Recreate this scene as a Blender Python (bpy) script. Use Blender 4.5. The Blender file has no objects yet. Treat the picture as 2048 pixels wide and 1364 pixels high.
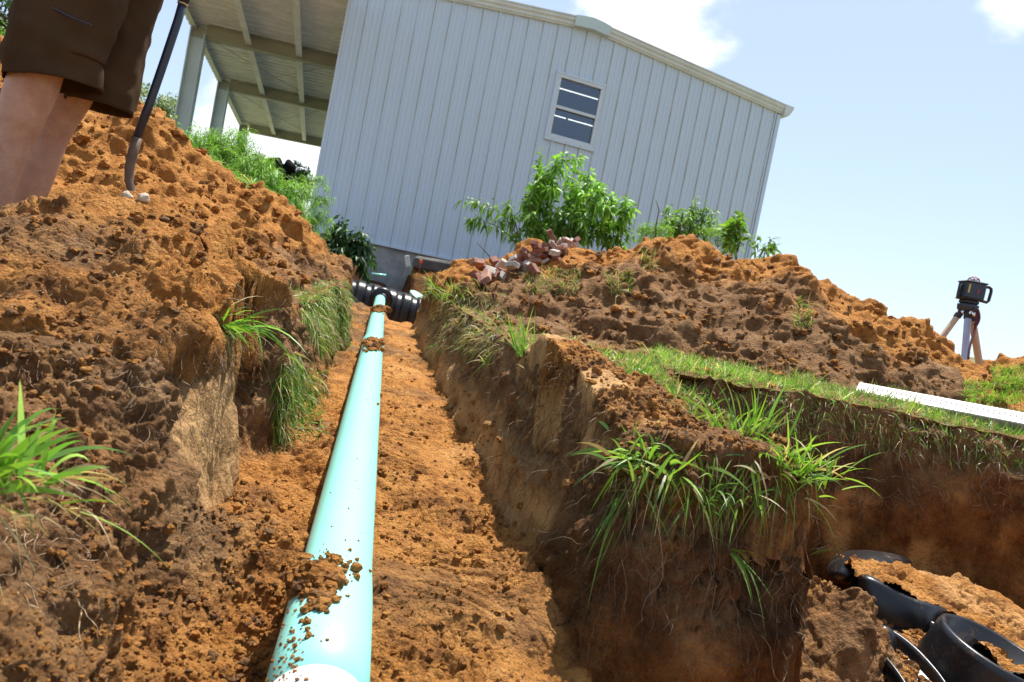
import bpy, math, random
import numpy as np
from mathutils import Vector, Matrix

scene = bpy.context.scene
col = scene.collection
R = math.radians
rng = np.random.default_rng(7)
random.seed(7)

# ------------------------------------------------------------------ camera
F_PX, ROLL, PITCH = 1436.56, 0.1948921, 0.03891431
_cp, _sp = math.cos(PITCH), math.sin(PITCH)
_fwd = np.array([0, _cp, -_sp]); _up = np.array([0, _sp, _cp]); _rt = np.array([1.0, 0, 0])
_c, _s = math.cos(ROLL), math.sin(ROLL)
CAM = np.array([_c * _rt + _s * _up, _c * _up - _s * _rt, _fwd])
cd = bpy.data.cameras.new("camera")
cam = bpy.data.objects.new("camera", cd)
col.objects.link(cam)
cd.sensor_width = 36.0
cd.lens = F_PX / 2048 * 36
cd.clip_start = 0.05
cd.clip_end = 3000
cam.matrix_world = Matrix([[CAM[0][0], CAM[1][0], -CAM[2][0], 0], [CAM[0][1], CAM[1][1], -CAM[2][1], 0],
                           [CAM[0][2], CAM[1][2], -CAM[2][2], 0], [0, 0, 0, 1]])
cd.dof.use_dof = True
cd.dof.focus_distance = 1.7
cd.dof.aperture_fstop = 10.0
scene.camera = cam

# ------------------------------------------------------------------ sky and sun
SUN_EL, SUN_AZ = R(71), R(27)          # azimuth measured from +Y towards +X
w = bpy.data.worlds.new("World"); scene.world = w; w.use_nodes = True
nt = w.node_tree; nt.nodes.clear()
def wn(t, **k):
    n = nt.nodes.new(t)
    for a, b in k.items(): setattr(n, a, b)
    return n
wo = wn('ShaderNodeOutputWorld'); bg = wn('ShaderNodeBackground')
sky = wn('ShaderNodeTexSky', sky_type='NISHITA', sun_disc=False, sun_elevation=SUN_EL, sun_rotation=SUN_AZ,
         altitude=50, air_density=1.0, dust_density=1.2, ozone_density=1.0)
tc = wn('ShaderNodeTexCoord')
def cloud_mask(direction, spread, soft, edge_scale, seed):
    """a cloud bank round one compass direction, edge broken up by noise"""
    d = Vector(direction).normalized()
    dot = wn('ShaderNodeVectorMath', operation='DISTANCE'); dot.inputs[1].default_value = d
    mp = wn('ShaderNodeMapping'); mp.inputs['Location'].default_value = (seed, seed * .7, 0)
    mp.inputs['Scale'].default_value = (1, 1, 1.9)
    nz = wn('ShaderNodeTexNoise'); nz.inputs['Scale'].default_value = edge_scale
    nz.inputs['Detail'].default_value = 8; nz.inputs['Roughness'].default_value = .55
    nt.links.new(tc.outputs['Generated'], dot.inputs[0]); nt.links.new(tc.outputs['Generated'], mp.inputs[0])
    nt.links.new(mp.outputs[0], nz.inputs['Vector'])
    m1 = wn('ShaderNodeMath', operation='MULTIPLY_ADD'); m1.inputs[1].default_value = spread * 2.6; m1.inputs[2].default_value = spread * -.3
    nt.links.new(nz.outputs[0], m1.inputs[0])
    m2 = wn('ShaderNodeMath', operation='SUBTRACT'); nt.links.new(m1.outputs[0], m2.inputs[0]); nt.links.new(dot.outputs['Value'], m2.inputs[1])
    m3 = wn('ShaderNodeMapRange', interpolation_type='SMOOTHSTEP'); m3.inputs['From Min'].default_value = -soft; m3.inputs['From Max'].default_value = soft
    nt.links.new(m2.outputs[0], m3.inputs['Value'])
    return m3.outputs[0]
def at(x, y, Y):
    """the world point seen at photo pixel (x, y) that lies Y metres ahead"""
    r = CAM.T @ np.array([(x - 1024) / F_PX, -(y - 682) / F_PX, 1.0])
    return r * (Y / r[1])
cl = None
for (px, py, sp, so, es, sd) in [(1285, 20, .078, .030, 9, 3.1), (2040, 5, .026, .014, 12, 5.2), 
                                 (570, 335, .10, .04, 6, 1.7), (420, 280, .03, .015, 9, 2.9)]:
    m = cloud_mask(at(px, py, 1), sp, so, es, sd)
    if sd in (4.4,):
        a = wn('ShaderNodeMath', operation='MULTIPLY'); a.inputs[1].default_value = .4; nt.links.new(m, a.inputs[0]); m = a.outputs[0]
    if cl is None: cl = m
    else:
        mx = wn('ShaderNodeMath', operation='MAXIMUM'); nt.links.new(cl, mx.inputs[0]); nt.links.new(m, mx.inputs[1]); cl = mx.outputs[0]
mixc = wn('ShaderNodeMix', data_type='RGBA'); mixc.inputs[7].default_value = (6.6, 6.9, 7.4, 1)
tint = wn('ShaderNodeMix', data_type='RGBA', blend_type='MULTIPLY'); tint.inputs[0].default_value = 1; tint.inputs[7].default_value = (.97, 1.0, .98, 1)
nt.links.new(sky.outputs[0], tint.inputs[6])
hz = wn('ShaderNodeMix', data_type='RGBA'); hz.inputs[0].default_value = .42; hz.inputs[7].default_value = (3.75, 4.2, 5.05, 1)
nt.links.new(tint.outputs[2], hz.inputs[6]); nt.links.new(cl, mixc.inputs[0]); nt.links.new(hz.outputs[2], mixc.inputs[6])
nt.links.new(mixc.outputs[2], bg.inputs[0]); bg.inputs[1].default_value = 0.112
nt.links.new(bg.outputs[0], wo.inputs[0])
sl = bpy.data.lights.new("sun", 'SUN'); sun = bpy.data.objects.new("sun", sl); col.objects.link(sun)
sl.energy = 5.0; sl.angle = R(.53); sl.color = (1, .955, .88)
_sd = Vector((math.sin(SUN_AZ) * math.cos(SUN_EL), math.cos(SUN_AZ) * math.cos(SUN_EL), math.sin(SUN_EL)))
sun.rotation_euler = _sd.to_track_quat('Z', 'Y').to_euler()
scene.view_settings.view_transform = 'Standard'; scene.view_settings.look = 'None'
scene.view_settings.gamma = 1.0; scene.view_settings.exposure = 0.9
scene.cycles.max_bounces = 6; scene.cycles.transparent_max_bounces = 12
scene.cycles.use_denoising = True

# ------------------------------------------------------------------ noise
def _hash(i, j, k, seed):
    h = (i.astype(np.uint32) * np.uint32(374761393) + j.astype(np.uint32) * np.uint32(668265263)
         + k.astype(np.uint32) * np.uint32(2246822519) + np.uint32((seed * 3266489917) & 0xffffffff))
    h = (h ^ (h >> np.uint32(13))) * np.uint32(1274126177)
    h ^= h >> np.uint32(16)
    h = h * np.uint32(2654435761); h ^= h >> np.uint32(15)
    return h
def _u(h): return (h & np.uint32(0xffffff)).astype(np.float32) / np.float32(0xffffff)
def vnoise(p, seed=0):
    """smooth value noise in -1..1 ; p is (N,3)"""
    p = np.asarray(p, np.float32); f = np.floor(p); q = p - f; i = f.astype(np.int64)
    q = q * q * q * (q * (q * 6 - 15) + 10)
    out = 0
    for dx in (0, 1):
        wx = q[:, 0] if dx else 1 - q[:, 0]
        for dy in (0, 1):
            wy = q[:, 1] if dy else 1 - q[:, 1]
            for dz in (0, 1):
                wz = q[:, 2] if dz else 1 - q[:, 2]
                out = out + wx * wy * wz * _u(_hash(i[:, 0] + dx, i[:, 1] + dy, i[:, 2] + dz, seed))
    return out * 2 - 1
def fbm(p, seed=0, oct=4, gain=.5):
    o = 0; a = 1; t = 0
    for k in range(oct):
        o = o + a * vnoise(p * (2.03 ** k) + k * 17.3, seed + k); t += a; a *= gain
    return o / t
def lumps(p, seed=0, rmin=.22, rmax=.62, blocky=False):
    """height of rounded clods, one per lattice cell, 0 between them"""
    p = np.asarray(p, np.float32); b = np.floor(p - .5).astype(np.int64); best = np.zeros(len(p), np.float32)
    for dx in (0, 1):
        for dy in (0, 1):
            for dz in (0, 1):
                i = b[:, 0] + dx; j = b[:, 1] + dy; k = b[:, 2] + dz
                h = _hash(i, j, k, seed)
                jx = _u(h); jy = _u(_hash(i, j, k, seed + 91)); jz = _u(_hash(i, j, k, seed + 173))
                r = rmin + (rmax - rmin) * jx * jy * 1.4
                ax_, ay_, az_ = p[:, 0] - i - .2 - .6 * jx, p[:, 1] - j - .2 - .6 * jy, p[:, 2] - k - .2 - .6 * jz
                if blocky:
                    u_ = .8 * ax_ + .6 * ay_ * (jx - .5) * 2; w_ = .8 * ay_ + .6 * az_ * (jy - .5) * 2
                    d2 = np.maximum(np.maximum(np.abs(u_), np.abs(w_)), np.abs(az_)) ** 2 * .8 + .35 * (ax_ * ax_ + ay_ * ay_ + az_ * az_)
                else: d2 = ax_ ** 2 + ay_ ** 2 + az_ ** 2
                best = np.maximum(best, r * r - d2)
    return np.sqrt(best)
def sst(a, b, x):
    t = np.clip((x - a) / (b - a), 0, 1); return t * t * (3 - 2 * t)

# ------------------------------------------------------------------ mesh helpers
def mesh_np(name, V, Q, mat=None, parent=None, smooth=True, attrs=None, colors=None, T=None):
    me = bpy.data.meshes.new(name)
    V = np.asarray(V, np.float32).reshape(-1, 3)
    loops = []; sizes = []
    if Q is not None and len(Q): loops.append(np.asarray(Q, np.int32).ravel()); sizes.append(np.full(len(Q), 4, np.int32))
    if T is not None and len(T): loops.append(np.asarray(T, np.int32).ravel()); sizes.append(np.full(len(T), 3, np.int32))
    L = np.concatenate(loops); S = np.concatenate(sizes)
    me.vertices.add(len(V)); me.vertices.foreach_set("co", V.ravel())
    me.loops.add(len(L)); me.loops.foreach_set("vertex_index", L)
    me.polygons.add(len(S)); me.polygons.foreach_set("loop_start", np.concatenate([[0], np.cumsum(S)[:-1]]).astype(np.int32))
    me.polygons.foreach_set("loop_total", S)
    me.polygons.foreach_set("use_smooth", np.full(len(S), smooth, bool))
    me.update(calc_edges=True)
    for k, v in (attrs or {}).items():
        a = me.attributes.new(k, 'FLOAT', 'POINT'); a.data.foreach_set("value", np.asarray(v, np.float32))
    if colors is not None:
        a = me.color_attributes.new("tint", 'FLOAT_COLOR', 'POINT')
        c = np.ones((len(V), 4), np.float32); c[:, :3] = colors; a.data.foreach_set("color", c.ravel())
    o = bpy.data.objects.new(name, me); col.objects.link(o)
    if mat: me.materials.append(mat)
    if parent: o.parent = parent
    return o
def tag(o, label=None, cat=None, group=None, kind=None):
    if label: o['label'] = label
    if cat: o['category'] = cat
    if group: o['group'] = group
    if kind: o['kind'] = kind
    return o
def empty(name, loc=(0, 0, 0), rz=0.0):
    o = bpy.data.objects.new(name, None); col.objects.link(o); o.location = loc; o.rotation_euler = (0, 0, rz)
    o.empty_display_size = .1
    return o
class MB:
    """collects shapes and links them as one mesh"""
    def __init__(s): s.v = []; s.q = []; s.t = []; s.n = 0
    def add(s, V, Q=(), T=()):
        V = np.asarray(V, float).reshape(-1, 3)
        if len(Q): s.q.append(np.asarray(Q) + s.n)
        if len(T): s.t.append(np.asarray(T) + s.n)
        s.v.append(V); s.n += len(V); return s
    def box(s, c, size, M=None, bev=0.0):
        """box centred on c, axes M (3 columns), chamfered vertical and horizontal edges when bev"""
        M = np.eye(3) if M is None else np.asarray(M)
        hx, hy, hz = np.array(size) / 2
        if bev <= 0:
            V = np.array([[x, y, z] for x in (-hx, hx) for y in (-hy, hy) for z in (-hz, hz)])
            Q = [[0, 1, 3, 2], [4, 6, 7, 5], [0, 4, 5, 1], [2, 3, 7, 6], [0, 2, 6, 4], [1, 5, 7, 3]]
            return s.add(V @ M.T + c, Q)
        b = min(bev, hx * .9, hy * .9, hz * .9)
        V = []; 
        def ring(x, y, z): return [[x, -y + b, z], [x, y - b, z], [x - b, y, z], [-x + b, y, z], [-x, y - b, z], [-x, -y + b, z], [-x + b, -y, z], [x - b, -y, z]]
        V += ring(hx - b, hy - b, -hz); V += ring(hx, hy, -hz + b); V += ring(hx, hy, hz - b); V += ring(hx - b, hy - b, hz)
        Q = []
        for k in range(3):
            for i in range(8): Q.append([k * 8 + i, k * 8 + (i + 1) % 8, k * 8 + 8 + (i + 1) % 8, k * 8 + 8 + i])
        V.append([0, 0, -hz]); V.append([0, 0, hz]); T = []
        for i in range(8): T.append([32, (i + 1) % 8, i]); T.append([33, 24 + i, 24 + (i + 1) % 8])
        return s.add(np.array(V) @ M.T + c, Q, T)
    def tube(s, pts, rad, seg=10, caps=True, flat=1.0):
        pts = np.asarray(pts, float); n = len(pts); rad = np.broadcast_to(np.asarray(rad, float), (n,))
        tg = np.gradient(pts, axis=0); tg /= np.linalg.norm(tg, axis=1)[:, None] + 1e-12
        up = np.array([0, 0, 1.0]) if abs(tg[0][2]) < .9 else np.array([1.0, 0, 0])
        V = []
        a = np.cross(tg[0], up); a /= np.linalg.norm(a)
        for i in range(n):
            a = a - tg[i] * (a @ tg[i]); a /= np.linalg.norm(a); b = np.cross(tg[i], a)
            for k in range(seg):
                t = 2 * math.pi * k / seg; V.append(pts[i] + rad[i] * (a * math.cos(t) + flat * b * math.sin(t)))
        Q = [[i * seg + k, i * seg + (k + 1) % seg, (i + 1) * seg + (k + 1) % seg, (i + 1) * seg + k] for i in range(n - 1) for k in range(seg)]
        T = []
        if caps:
            V.append(pts[0]); V.append(pts[-1]); e = n * seg
            for k in range(seg): T.append([e, (k + 1) % seg, k]); T.append([e + 1, (n - 1) * seg + k, (n - 1) * seg + (k + 1) % seg])
        return s.add(V, Q, T)
    def lathe(s, origin, axis, prof, seg=48):
        """prof: list of (distance along axis, radius)"""
        ax = np.array(axis, float); ax /= np.linalg.norm(ax)
        a = np.cross(ax, [0, 0, 1.0]) if abs(ax[2]) < .9 else np.cross(ax, [1.0, 0, 0]); a /= np.linalg.norm(a); b = np.cross(ax, a)
        V = []
        for d, r in prof:
            for k in range(seg):
                t = 2 * math.pi * k / seg; V.append(np.array(origin) + ax * d + r * (a * math.cos(t) + b * math.sin(t)))
        Q = [[i * seg + k, i * seg + (k + 1) % seg, (i + 1) * seg + (k + 1) % seg, (i + 1) * seg + k] for i in range(len(prof) - 1) for k in range(seg)]
        return s.add(V, Q)
    def build(s, name, mat=None, parent=None, smooth=False):
        V = np.concatenate(s.v)
        if parent is not None:
            loc = np.array(parent.location); V = V - loc
            if abs(parent.rotation_euler.z) > 1e-9:
                c, q = math.cos(-parent.rotation_euler.z), math.sin(-parent.rotation_euler.z)
                V = V @ np.array([[c, -q, 0], [q, c, 0], [0, 0, 1]]).T
        Q = np.concatenate(s.q) if s.q else None; T = np.concatenate(s.t) if s.t else None
        return mesh_np(name, V, Q, mat, parent, smooth, T=T)

# ------------------------------------------------------------------ materials
def material(name):
    m = bpy.data.materials.new(name); m.use_nodes = True; t = m.node_tree; t.nodes.clear()
    out = t.nodes.new('ShaderNodeOutputMaterial'); b = t.nodes.new('ShaderNodeBsdfPrincipled'); t.links.new(b.outputs[0], out.inputs[0])
    return m, t, b, out
def node(t, typ, ins=None, **k):
    n = t.nodes.new(typ)
    for a, b in k.items(): setattr(n, a, b)
    for a, b in (ins or {}).items():
        if isinstance(b, bpy.types.NodeSocket): t.links.new(b, n.inputs[a])
        else: n.inputs[a].default_value = b
    return n
def ramp(t, fac, stops):
    n = t.nodes.new('ShaderNodeValToRGB'); t.links.new(fac, n.inputs[0])
    while len(n.color_ramp.elements) < len(stops): n.color_ramp.elements.new(.5)
    for e, (p, c) in zip(n.color_ramp.elements, stops): e.position = p; e.color = (*c, 1) if len(c) == 3 else c
    return n.outputs[0]
def mixrgb(t, f, a, b, blend='MIX'):
    n = t.nodes.new('ShaderNodeMix'); n.data_type = 'RGBA'; n.blend_type = blend
    for s, v in ((0, f), (6, a), (7, b)):
        if isinstance(v, bpy.types.NodeSocket): t.links.new(v, n.inputs[s])
        else: n.inputs[s].default_value = v if s == 0 else (*v, 1)
    return n.outputs[2]
def math_(t, op, a, b=0.0, c=0.0):
    n = t.nodes.new('ShaderNodeMath'); n.operation = op
    for i, v in enumerate((a, b, c)):
        if isinstance(v, bpy.types.NodeSocket): t.links.new(v, n.inputs[i])
        else: n.inputs[i].default_value = v
    return n.outputs[0]

def soil_material():
    m, t, b, out = material("soil")
    pos = node(t, 'ShaderNodeNewGeometry').outputs['Position']
    mix = node(t, 'ShaderNodeAttribute', attribute_name='orange').outputs['Fac']
    clay = node(t, 'ShaderNodeAttribute', attribute_name='scraped').outputs['Fac']
    n1 = node(t, 'ShaderNodeTexNoise', {'Vector': pos, 'Scale': 14, 'Detail': 6, 'Roughness': .65}).outputs[0]
    n2 = node(t, 'ShaderNodeTexNoise', {'Vector': pos, 'Scale': 160, 'Detail': 4, 'Roughness': .7}).outputs[0]
    n3 = node(t, 'ShaderNodeTexNoise', {'Vector': pos, 'Scale': 2.7, 'Detail': 3}).outputs[0]
    brown = ramp(t, n1, [(.3, (.115, .056, .023)), (.5, (.235, .126, .057)), (.72, (.345, .212, .107))])
    orange = ramp(t, n1, [(.28, (.23, .083, .020)), (.5, (.43, .187, .047)), (.72, (.57, .280, .086))])
    j = math_(t, 'MULTIPLY_ADD', n3, .5, -.25)
    j2 = math_(t, 'MULTIPLY_ADD', n1, .9, -.45)
    f = node(t, 'ShaderNodeMapRange', {'Value': math_(t, 'ADD', math_(t, 'ADD', mix, j), j2), 'From Min': .25, 'From Max': .75}).outputs[0]
    c = mixrgb(t, f, brown, orange)
    tan = ramp(t, n1, [(.3, (.27, .15, .065)), (.6, (.43, .26, .115))])
    c = mixrgb(t, clay, c, tan)
    moist_shade = node(t, 'ShaderNodeAttribute', attribute_name='moist_shade').outputs['Fac']
    grassy = node(t, 'ShaderNodeAttribute', attribute_name='grassy').outputs['Fac']
    c = mixrgb(t, grassy, c, ramp(t, n3, [(.35, (.13, .15, .055)), (.55, (.20, .20, .09)), (.7, (.28, .25, .14))]))
    c = mixrgb(t, moist_shade, c, mixrgb(t, 1.0, c, (.36, .28, .225), 'MULTIPLY'))  # darkens the soil colour: damp clay and painted shade in one factor
    c = mixrgb(t, .55, c, ramp(t, n2, [(.25, (.45, .42, .40)), (.5, (.95, .95, .95)), (.75, (1.35, 1.32, 1.25))]), 'MULTIPLY')
    t.links.new(c, b.inputs['Base Color']); b.inputs['Roughness'].default_value = .95
    b.inputs['Specular IOR Level'].default_value = .15
    v = node(t, 'ShaderNodeTexVoronoi', {'Vector': pos, 'Scale': 190}, feature='F1').outputs['Distance']
    v2 = node(t, 'ShaderNodeTexVoronoi', {'Vector': pos, 'Scale': 75}, feature='F1').outputs['Distance']
    nb = node(t, 'ShaderNodeTexNoise', {'Vector': pos, 'Scale': 90, 'Detail': 8, 'Roughness': .75}).outputs[0]
    hgt = math_(t, 'ADD', math_(t, 'MULTIPLY', v, -.5), math_(t, 'ADD', math_(t, 'MULTIPLY', v2, -.9), math_(t, 'MULTIPLY', nb, 1.6)))
    rough = math_(t, 'MULTIPLY_ADD', clay, -.6, 1.0)
    bp = node(t, 'ShaderNodeBump', {'Height': hgt, 'Distance': .010, 'Strength': rough})
    t.links.new(bp.outputs[0], b.inputs['Normal'])
    return m
SOIL = soil_material()

def plain(name, rgb, rough=.5, metal=0.0, spec=.5, var=.12, vscale=8, bump=0.0, bscale=40):
    m, t, b, out = material(name)
    tcn = node(t, 'ShaderNodeNewGeometry').outputs['Position']
    n = node(t, 'ShaderNodeTexNoise', {'Vector': tcn, 'Scale': vscale, 'Detail': 5, 'Roughness': .6}).outputs[0]
    lo = tuple(max(0, c * (1 - var)) for c in rgb); hi = tuple(min(1, c * (1 + var)) for c in rgb)
    t.links.new(ramp(t, n, [(.3, lo), (.7, hi)]), b.inputs['Base Color'])
    b.inputs['Roughness'].default_value = rough; b.inputs['Metallic'].default_value = metal; b.inputs['Specular IOR Level'].default_value = spec
    if bump:
        nb = node(t, 'ShaderNodeTexNoise', {'Vector': tcn, 'Scale': bscale, 'Detail': 5}).outputs[0]
        t.links.new(node(t, 'ShaderNodeBump', {'Height': nb, 'Distance': bump, 'Strength': 1.0}).outputs[0], b.inputs['Normal'])
    return m
def foliage_material(name, trans=.35, rough=.45):
    m, t, b, out = material(name)
    c = node(t, 'ShaderNodeAttribute', attribute_name='tint').outputs['Color']
    t.links.new(c, b.inputs['Base Color']); b.inputs['Roughness'].default_value = rough; b.inputs['Specular IOR Level'].default_value = .35
    tr = node(t, 'ShaderNodeBsdfTranslucent'); t.links.new(mixrgb(t, 1.0, c, (1.3, 1.35, .7), 'MULTIPLY'), tr.inputs[0])
    mx = node(t, 'ShaderNodeMixShader', {0: trans}); t.links.new(b.outputs[0], mx.inputs[1]); t.links.new(tr.outputs[0], mx.inputs[2])
    t.links.new(mx.outputs[0], out.inputs[0])
    return m
LEAF = foliage_material("leaf")
ROOTM = foliage_material("root_fibre", .1, .8)

# ------------------------------------------------------------------ ground
def g0(x, y):
    """undisturbed lawn level"""
    z = np.interp(y, [-40, 0, 1, 1.5, 2, 3, 4.4, 8, 10, 13, 20, 60, 400], [-.3, -.24, -.19, -.165, -.13, -.09, -.02, .12, .2, .3, .55, .6, .6])
    z = z + .5 * sst(9.0, 12.5, y) * sst(-1.6, .6, x) + .35 * sst(6, 9, y) * sst(-3, -6, x)
    z = z + .04 * sst(2.0, 3.5, x) * sst(8, 3, y)
    return z
S_ = [.0, .3, .6, .8, 1.0, 1.15, 1.3, 1.5, 1.64, 1.70, 1.85, 2.1, 2.3, 3, 4.6, 7.4, 20]
LT = [-.34, -.34, -.38, -.54, -.52, -.41, -.36, -.33, -.32, -.47, -.44, -.26, -.24, -.24, -.25, -.36, -.36]
LF = [-.22, -.22, -.22, -.20, -.20, -.24, -.275, -.265, -.26, -.37, -.34, -.17, -.15, -.16, -.19, -.33, -.33]
RT = [.50, .50, .50, .50, .50, .50, .50, .50, .50, .50, .48, .46, .47, .46, .42, .44, .44]
RF = [.42, .42, .42, .42, .42, .42, .42, .44, .45, .43, .41, .39, .40, .37, .34, .37, .37]
def pipe_t(x, y): return x - (.015 - .19319 * y)
def ground_height(x, y):
    t = pipe_t(x, y)
    P0 = np.stack([x * 0 + t * 1.0, y, np.zeros_like(x)], 1)
    wig = .030 * vnoise(P0 * [0, 2.2, 0] + 3, 5) + .014 * vnoise(P0 * [0, 7.5, 0] + 9, 6)
    wig2 = .030 * vnoise(P0 * [0, 2.1, 0] + 31, 15) + .014 * vnoise(P0 * [0, 8.5, 0] + 19, 16)
    g = g0(x, y)
    lt = np.interp(y, S_, LT) + wig; lf = np.interp(y, S_, LF) + wig * .7
    rt = np.interp(y, S_, RT) + wig2; rf = np.interp(y, S_, RF) + wig2 * .7
    fl = -.597 + .0482 * y + .012 * vnoise(P0 * 3.1, 21) + .02 * sst(.05, -.25, t) + .13 * sst(-.12, -.30, t) * sst(1.36, 1.12, y) - .025 * sst(1.15, .95, y) * sst(.1, -.05, t)
    fl = fl - .10 * sst(6.6, 7.5, y) * sst(.02, .16, t)
    # left: sloping spoil near the camera, a cut wall further on
    a = np.clip((t - lt) / (lf - lt), 0, 1)
    conc = np.interp(y, [0, .8, 1.0, 1.2, 1.6, 2.0, 3], [.8, .75, .8, 1.1, 1.25, 1.2, 1.0])
    zl = g + (fl - g) * a ** conc
    b = np.clip((rt - t) / (rt - rf), 0, 1)
    zr = g + (fl - g) * b
    z = np.where(t < lf, zl, np.where(t > rf, zr, fl))
    # the second excavation on the right (round the buried tank)
    wb = .04 * vnoise(np.stack([x * 2.3, y * 0, y * 0], 1) + 2, 33) + .015 * vnoise(np.stack([x * 9, y * 0, y * 0], 1), 34)
    xb = np.interp(y, [1.0, 1.3, 1.9, 2.4, 2.9], [.62, .60, .47, .48, .56]) + .03 * vnoise(np.stack([y * 5, y * 0, y * 0], 1), 35)
    d_back = 2.92 + wb - y; d_left = x - xb
    d = np.minimum(d_back, d_left)
    d_front = (1.30 + .10 * (x - .2) + .035 * vnoise(np.stack([x * 8, y * 0, y * 0], 1), 36)) - y      # face of the promontory
    d_tr = t - .20
    d2 = np.minimum(d_front, d_tr * .8)
    deep = -.98
    m1 = sst(0, .10, d)
    zp = np.where(m1 > 0, z + (deep - z) * m1, z)
    m2 = np.clip(d_front / .11, 0, 1) * sst(0.0, .16, d_tr)
    f2 = fl - .12 * sst(.3, .7, t) - .30 * sst(.5, .9, t)
    z2 = np.minimum(zp, zp + (f2 - zp) * m2) if True else zp
    z = np.minimum(zp, z2)
    # pit of the far tank
    h = sst(7.75, 7.85, y) * sst(10.6, 10.3, y) * sst(-1.5, -1.35, t) * sst(1.3, 1.15, t)
    z = z + (-.45 - z) * h * .999
    return z
def soil_zone(P, nz):
    """orange share and scraped share of the soil at points P of the ground"""
    x, y, z = P[:, 0], P[:, 1], P[:, 2]; t = pipe_t(x, y); g = g0(x, y); depth = g - z
    n = fbm(P * 3.1, 41, 3); n2 = fbm(P * 9.0, 42, 3)
    og = .12 + .55 * sst(.22, .42, depth + .08 * n) + .35 * n
    floor = sst(.30, .44, depth) * sst(.6, .9, nz)
    og = og + .38 * floor
    og = og + .22 * sst(1.25, .95, y) * sst(.1, -.1, t)
    og = og - .22 * np.exp(-(((t + .42) / .2) ** 2 + ((y - 1.25) / .22) ** 2))
    wallm = sst(.75, .45, nz)
    cl = wallm * sst(.17, .28, depth + .06 * n2) * np.where(t < 0, sst(.15, -.25, n2 + .1), .55 + .45 * sst(.25, -.2, n2))
    cl = cl * np.where(t < 0, sst(1.05, 1.2, y) * sst(1.72, 1.66, y), sst(1.45, 1.65, y) * .95)
    cl = np.maximum(cl, .8 * wallm * (t < 0) * sst(1.14, 1.24, y) * sst(1.74, 1.70, y) * sst(.03, .10, depth + .05 * n2))
    cl = cl * np.where((x > .52) & (y < 3.3), .22, 1)
    cl = cl + .6 * floor * sst(.0, .3, n) * sst(.03, .12, t)
    return np.clip(og, 0, 1), np.clip(cl, 0, 1)
def displace(P, N, crumb, near, big=1.0, seed=0):
    """clods and crumbs pushed out along the surface normal; near: 1 close to the camera, fades the finest"""
    wv = np.stack([vnoise(P * 9 + 5, 61 + seed), vnoise(P * 9 + 50, 62 + seed), vnoise(P * 9 + 90, 63 + seed)], 1)
    Pw = P + wv * .026
    wv2 = np.stack([fbm(P * 34, 71 + seed, 2), fbm(P * 34 + 50, 72 + seed, 2), fbm(P * 34 + 90, 73 + seed, 2)], 1)
    Pw2 = Pw + wv2 * .014
    nb = vnoise(P * 5.5, 57 + seed)
    crumb = crumb * (.38 + .62 * sst(-.40, .20, vnoise(P * 7.3, 56 + seed) + .4 * vnoise(P * 19, 60 + seed)))
    d = .034 * big * fbm(P * 4.2, 51 + seed, 3) + big * .020 * (1 - 2 * np.abs(vnoise(P * 9.5, 55 + seed))) * crumb
    patch = sst(-.2, .45, nb)
    d = d + crumb * big * (.42 * .115 * lumps(Pw2 / .115, 1 + seed, .15, .80, True) * patch)
    mid = lumps(Pw2 / .048, 2 + seed, .25, .90, True)
    d = d + crumb * (.55 * .048 * mid) * (.35 + .65 * sst(-.5, .5, vnoise(P * 13, 59 + seed)))
    d = d + crumb * .0085 * fbm(Pw * 40, 58 + seed, 2)
    d = d + crumb * (.72 * .021 * lumps(Pw2 / .021, 3 + seed, .45, 1.0)) * (.5 + .5 * near)
    fine = near > .02
    if fine.any():
        e = np.zeros(len(P), np.float32)
        P3 = P[fine] + wv[fine] * .02 + wv2[fine] * .006
        e[fine] = .0115 * .75 * lumps(P3 / .0115, 4 + seed, .45, 1.0) + .0065 * .6 * lumps(P3 / .0065, 6 + seed, .45, 1.0)
        d = d + e * near * (.2 + .8 * crumb)
    d = d - .038 * crumb
    return P + N * d[:, None]
def grid_normals(P, nu, nv):
    G = P.reshape(nv, nu, 3); du = np.gradient(G, axis=1); dv = np.gradient(G, axis=0)
    N = np.cross(du, dv).reshape(-1, 3); N /= np.linalg.norm(N, axis=1)[:, None] + 1e-12
    return N
def grid_quads(nu, nv):
    i = np.arange(nu * nv).reshape(nv, nu)
    return np.stack([i[:-1, :-1], i[:-1, 1:], i[1:, 1:], i[1:, :-1]], -1).reshape(-1, 4)
def spaced(a, b, dens):
    """positions from a to b whose spacing follows dens(x)"""
    xs = [a]
    while xs[-1] < b: xs.append(xs[-1] + dens(xs[-1]))
    return np.array(xs)
def tspace(t):
    if -.66 < t < .34: return .0022
    if .34 <= t < .56: return .0018
    if -.8 < t < 1.4: return .0040
    if 1.4 <= t < 3.5: return .010
    a = abs(t) - .8
    return min(.0065 + .020 * a + .04 * a * a * .3, 25)
def yspace(y):
    if y < .42: return min(.01 + .25 * (.42 - y), 20)
    if 1.16 < y < 1.46: return .0019
    if y < 2.6: return max(.0016, .0017 * y)
    if 2.83 < y < 3.0: return .0016
    return .0030 * y if y < 9 else min(.03 + .10 * (y - 9), 25)
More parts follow.
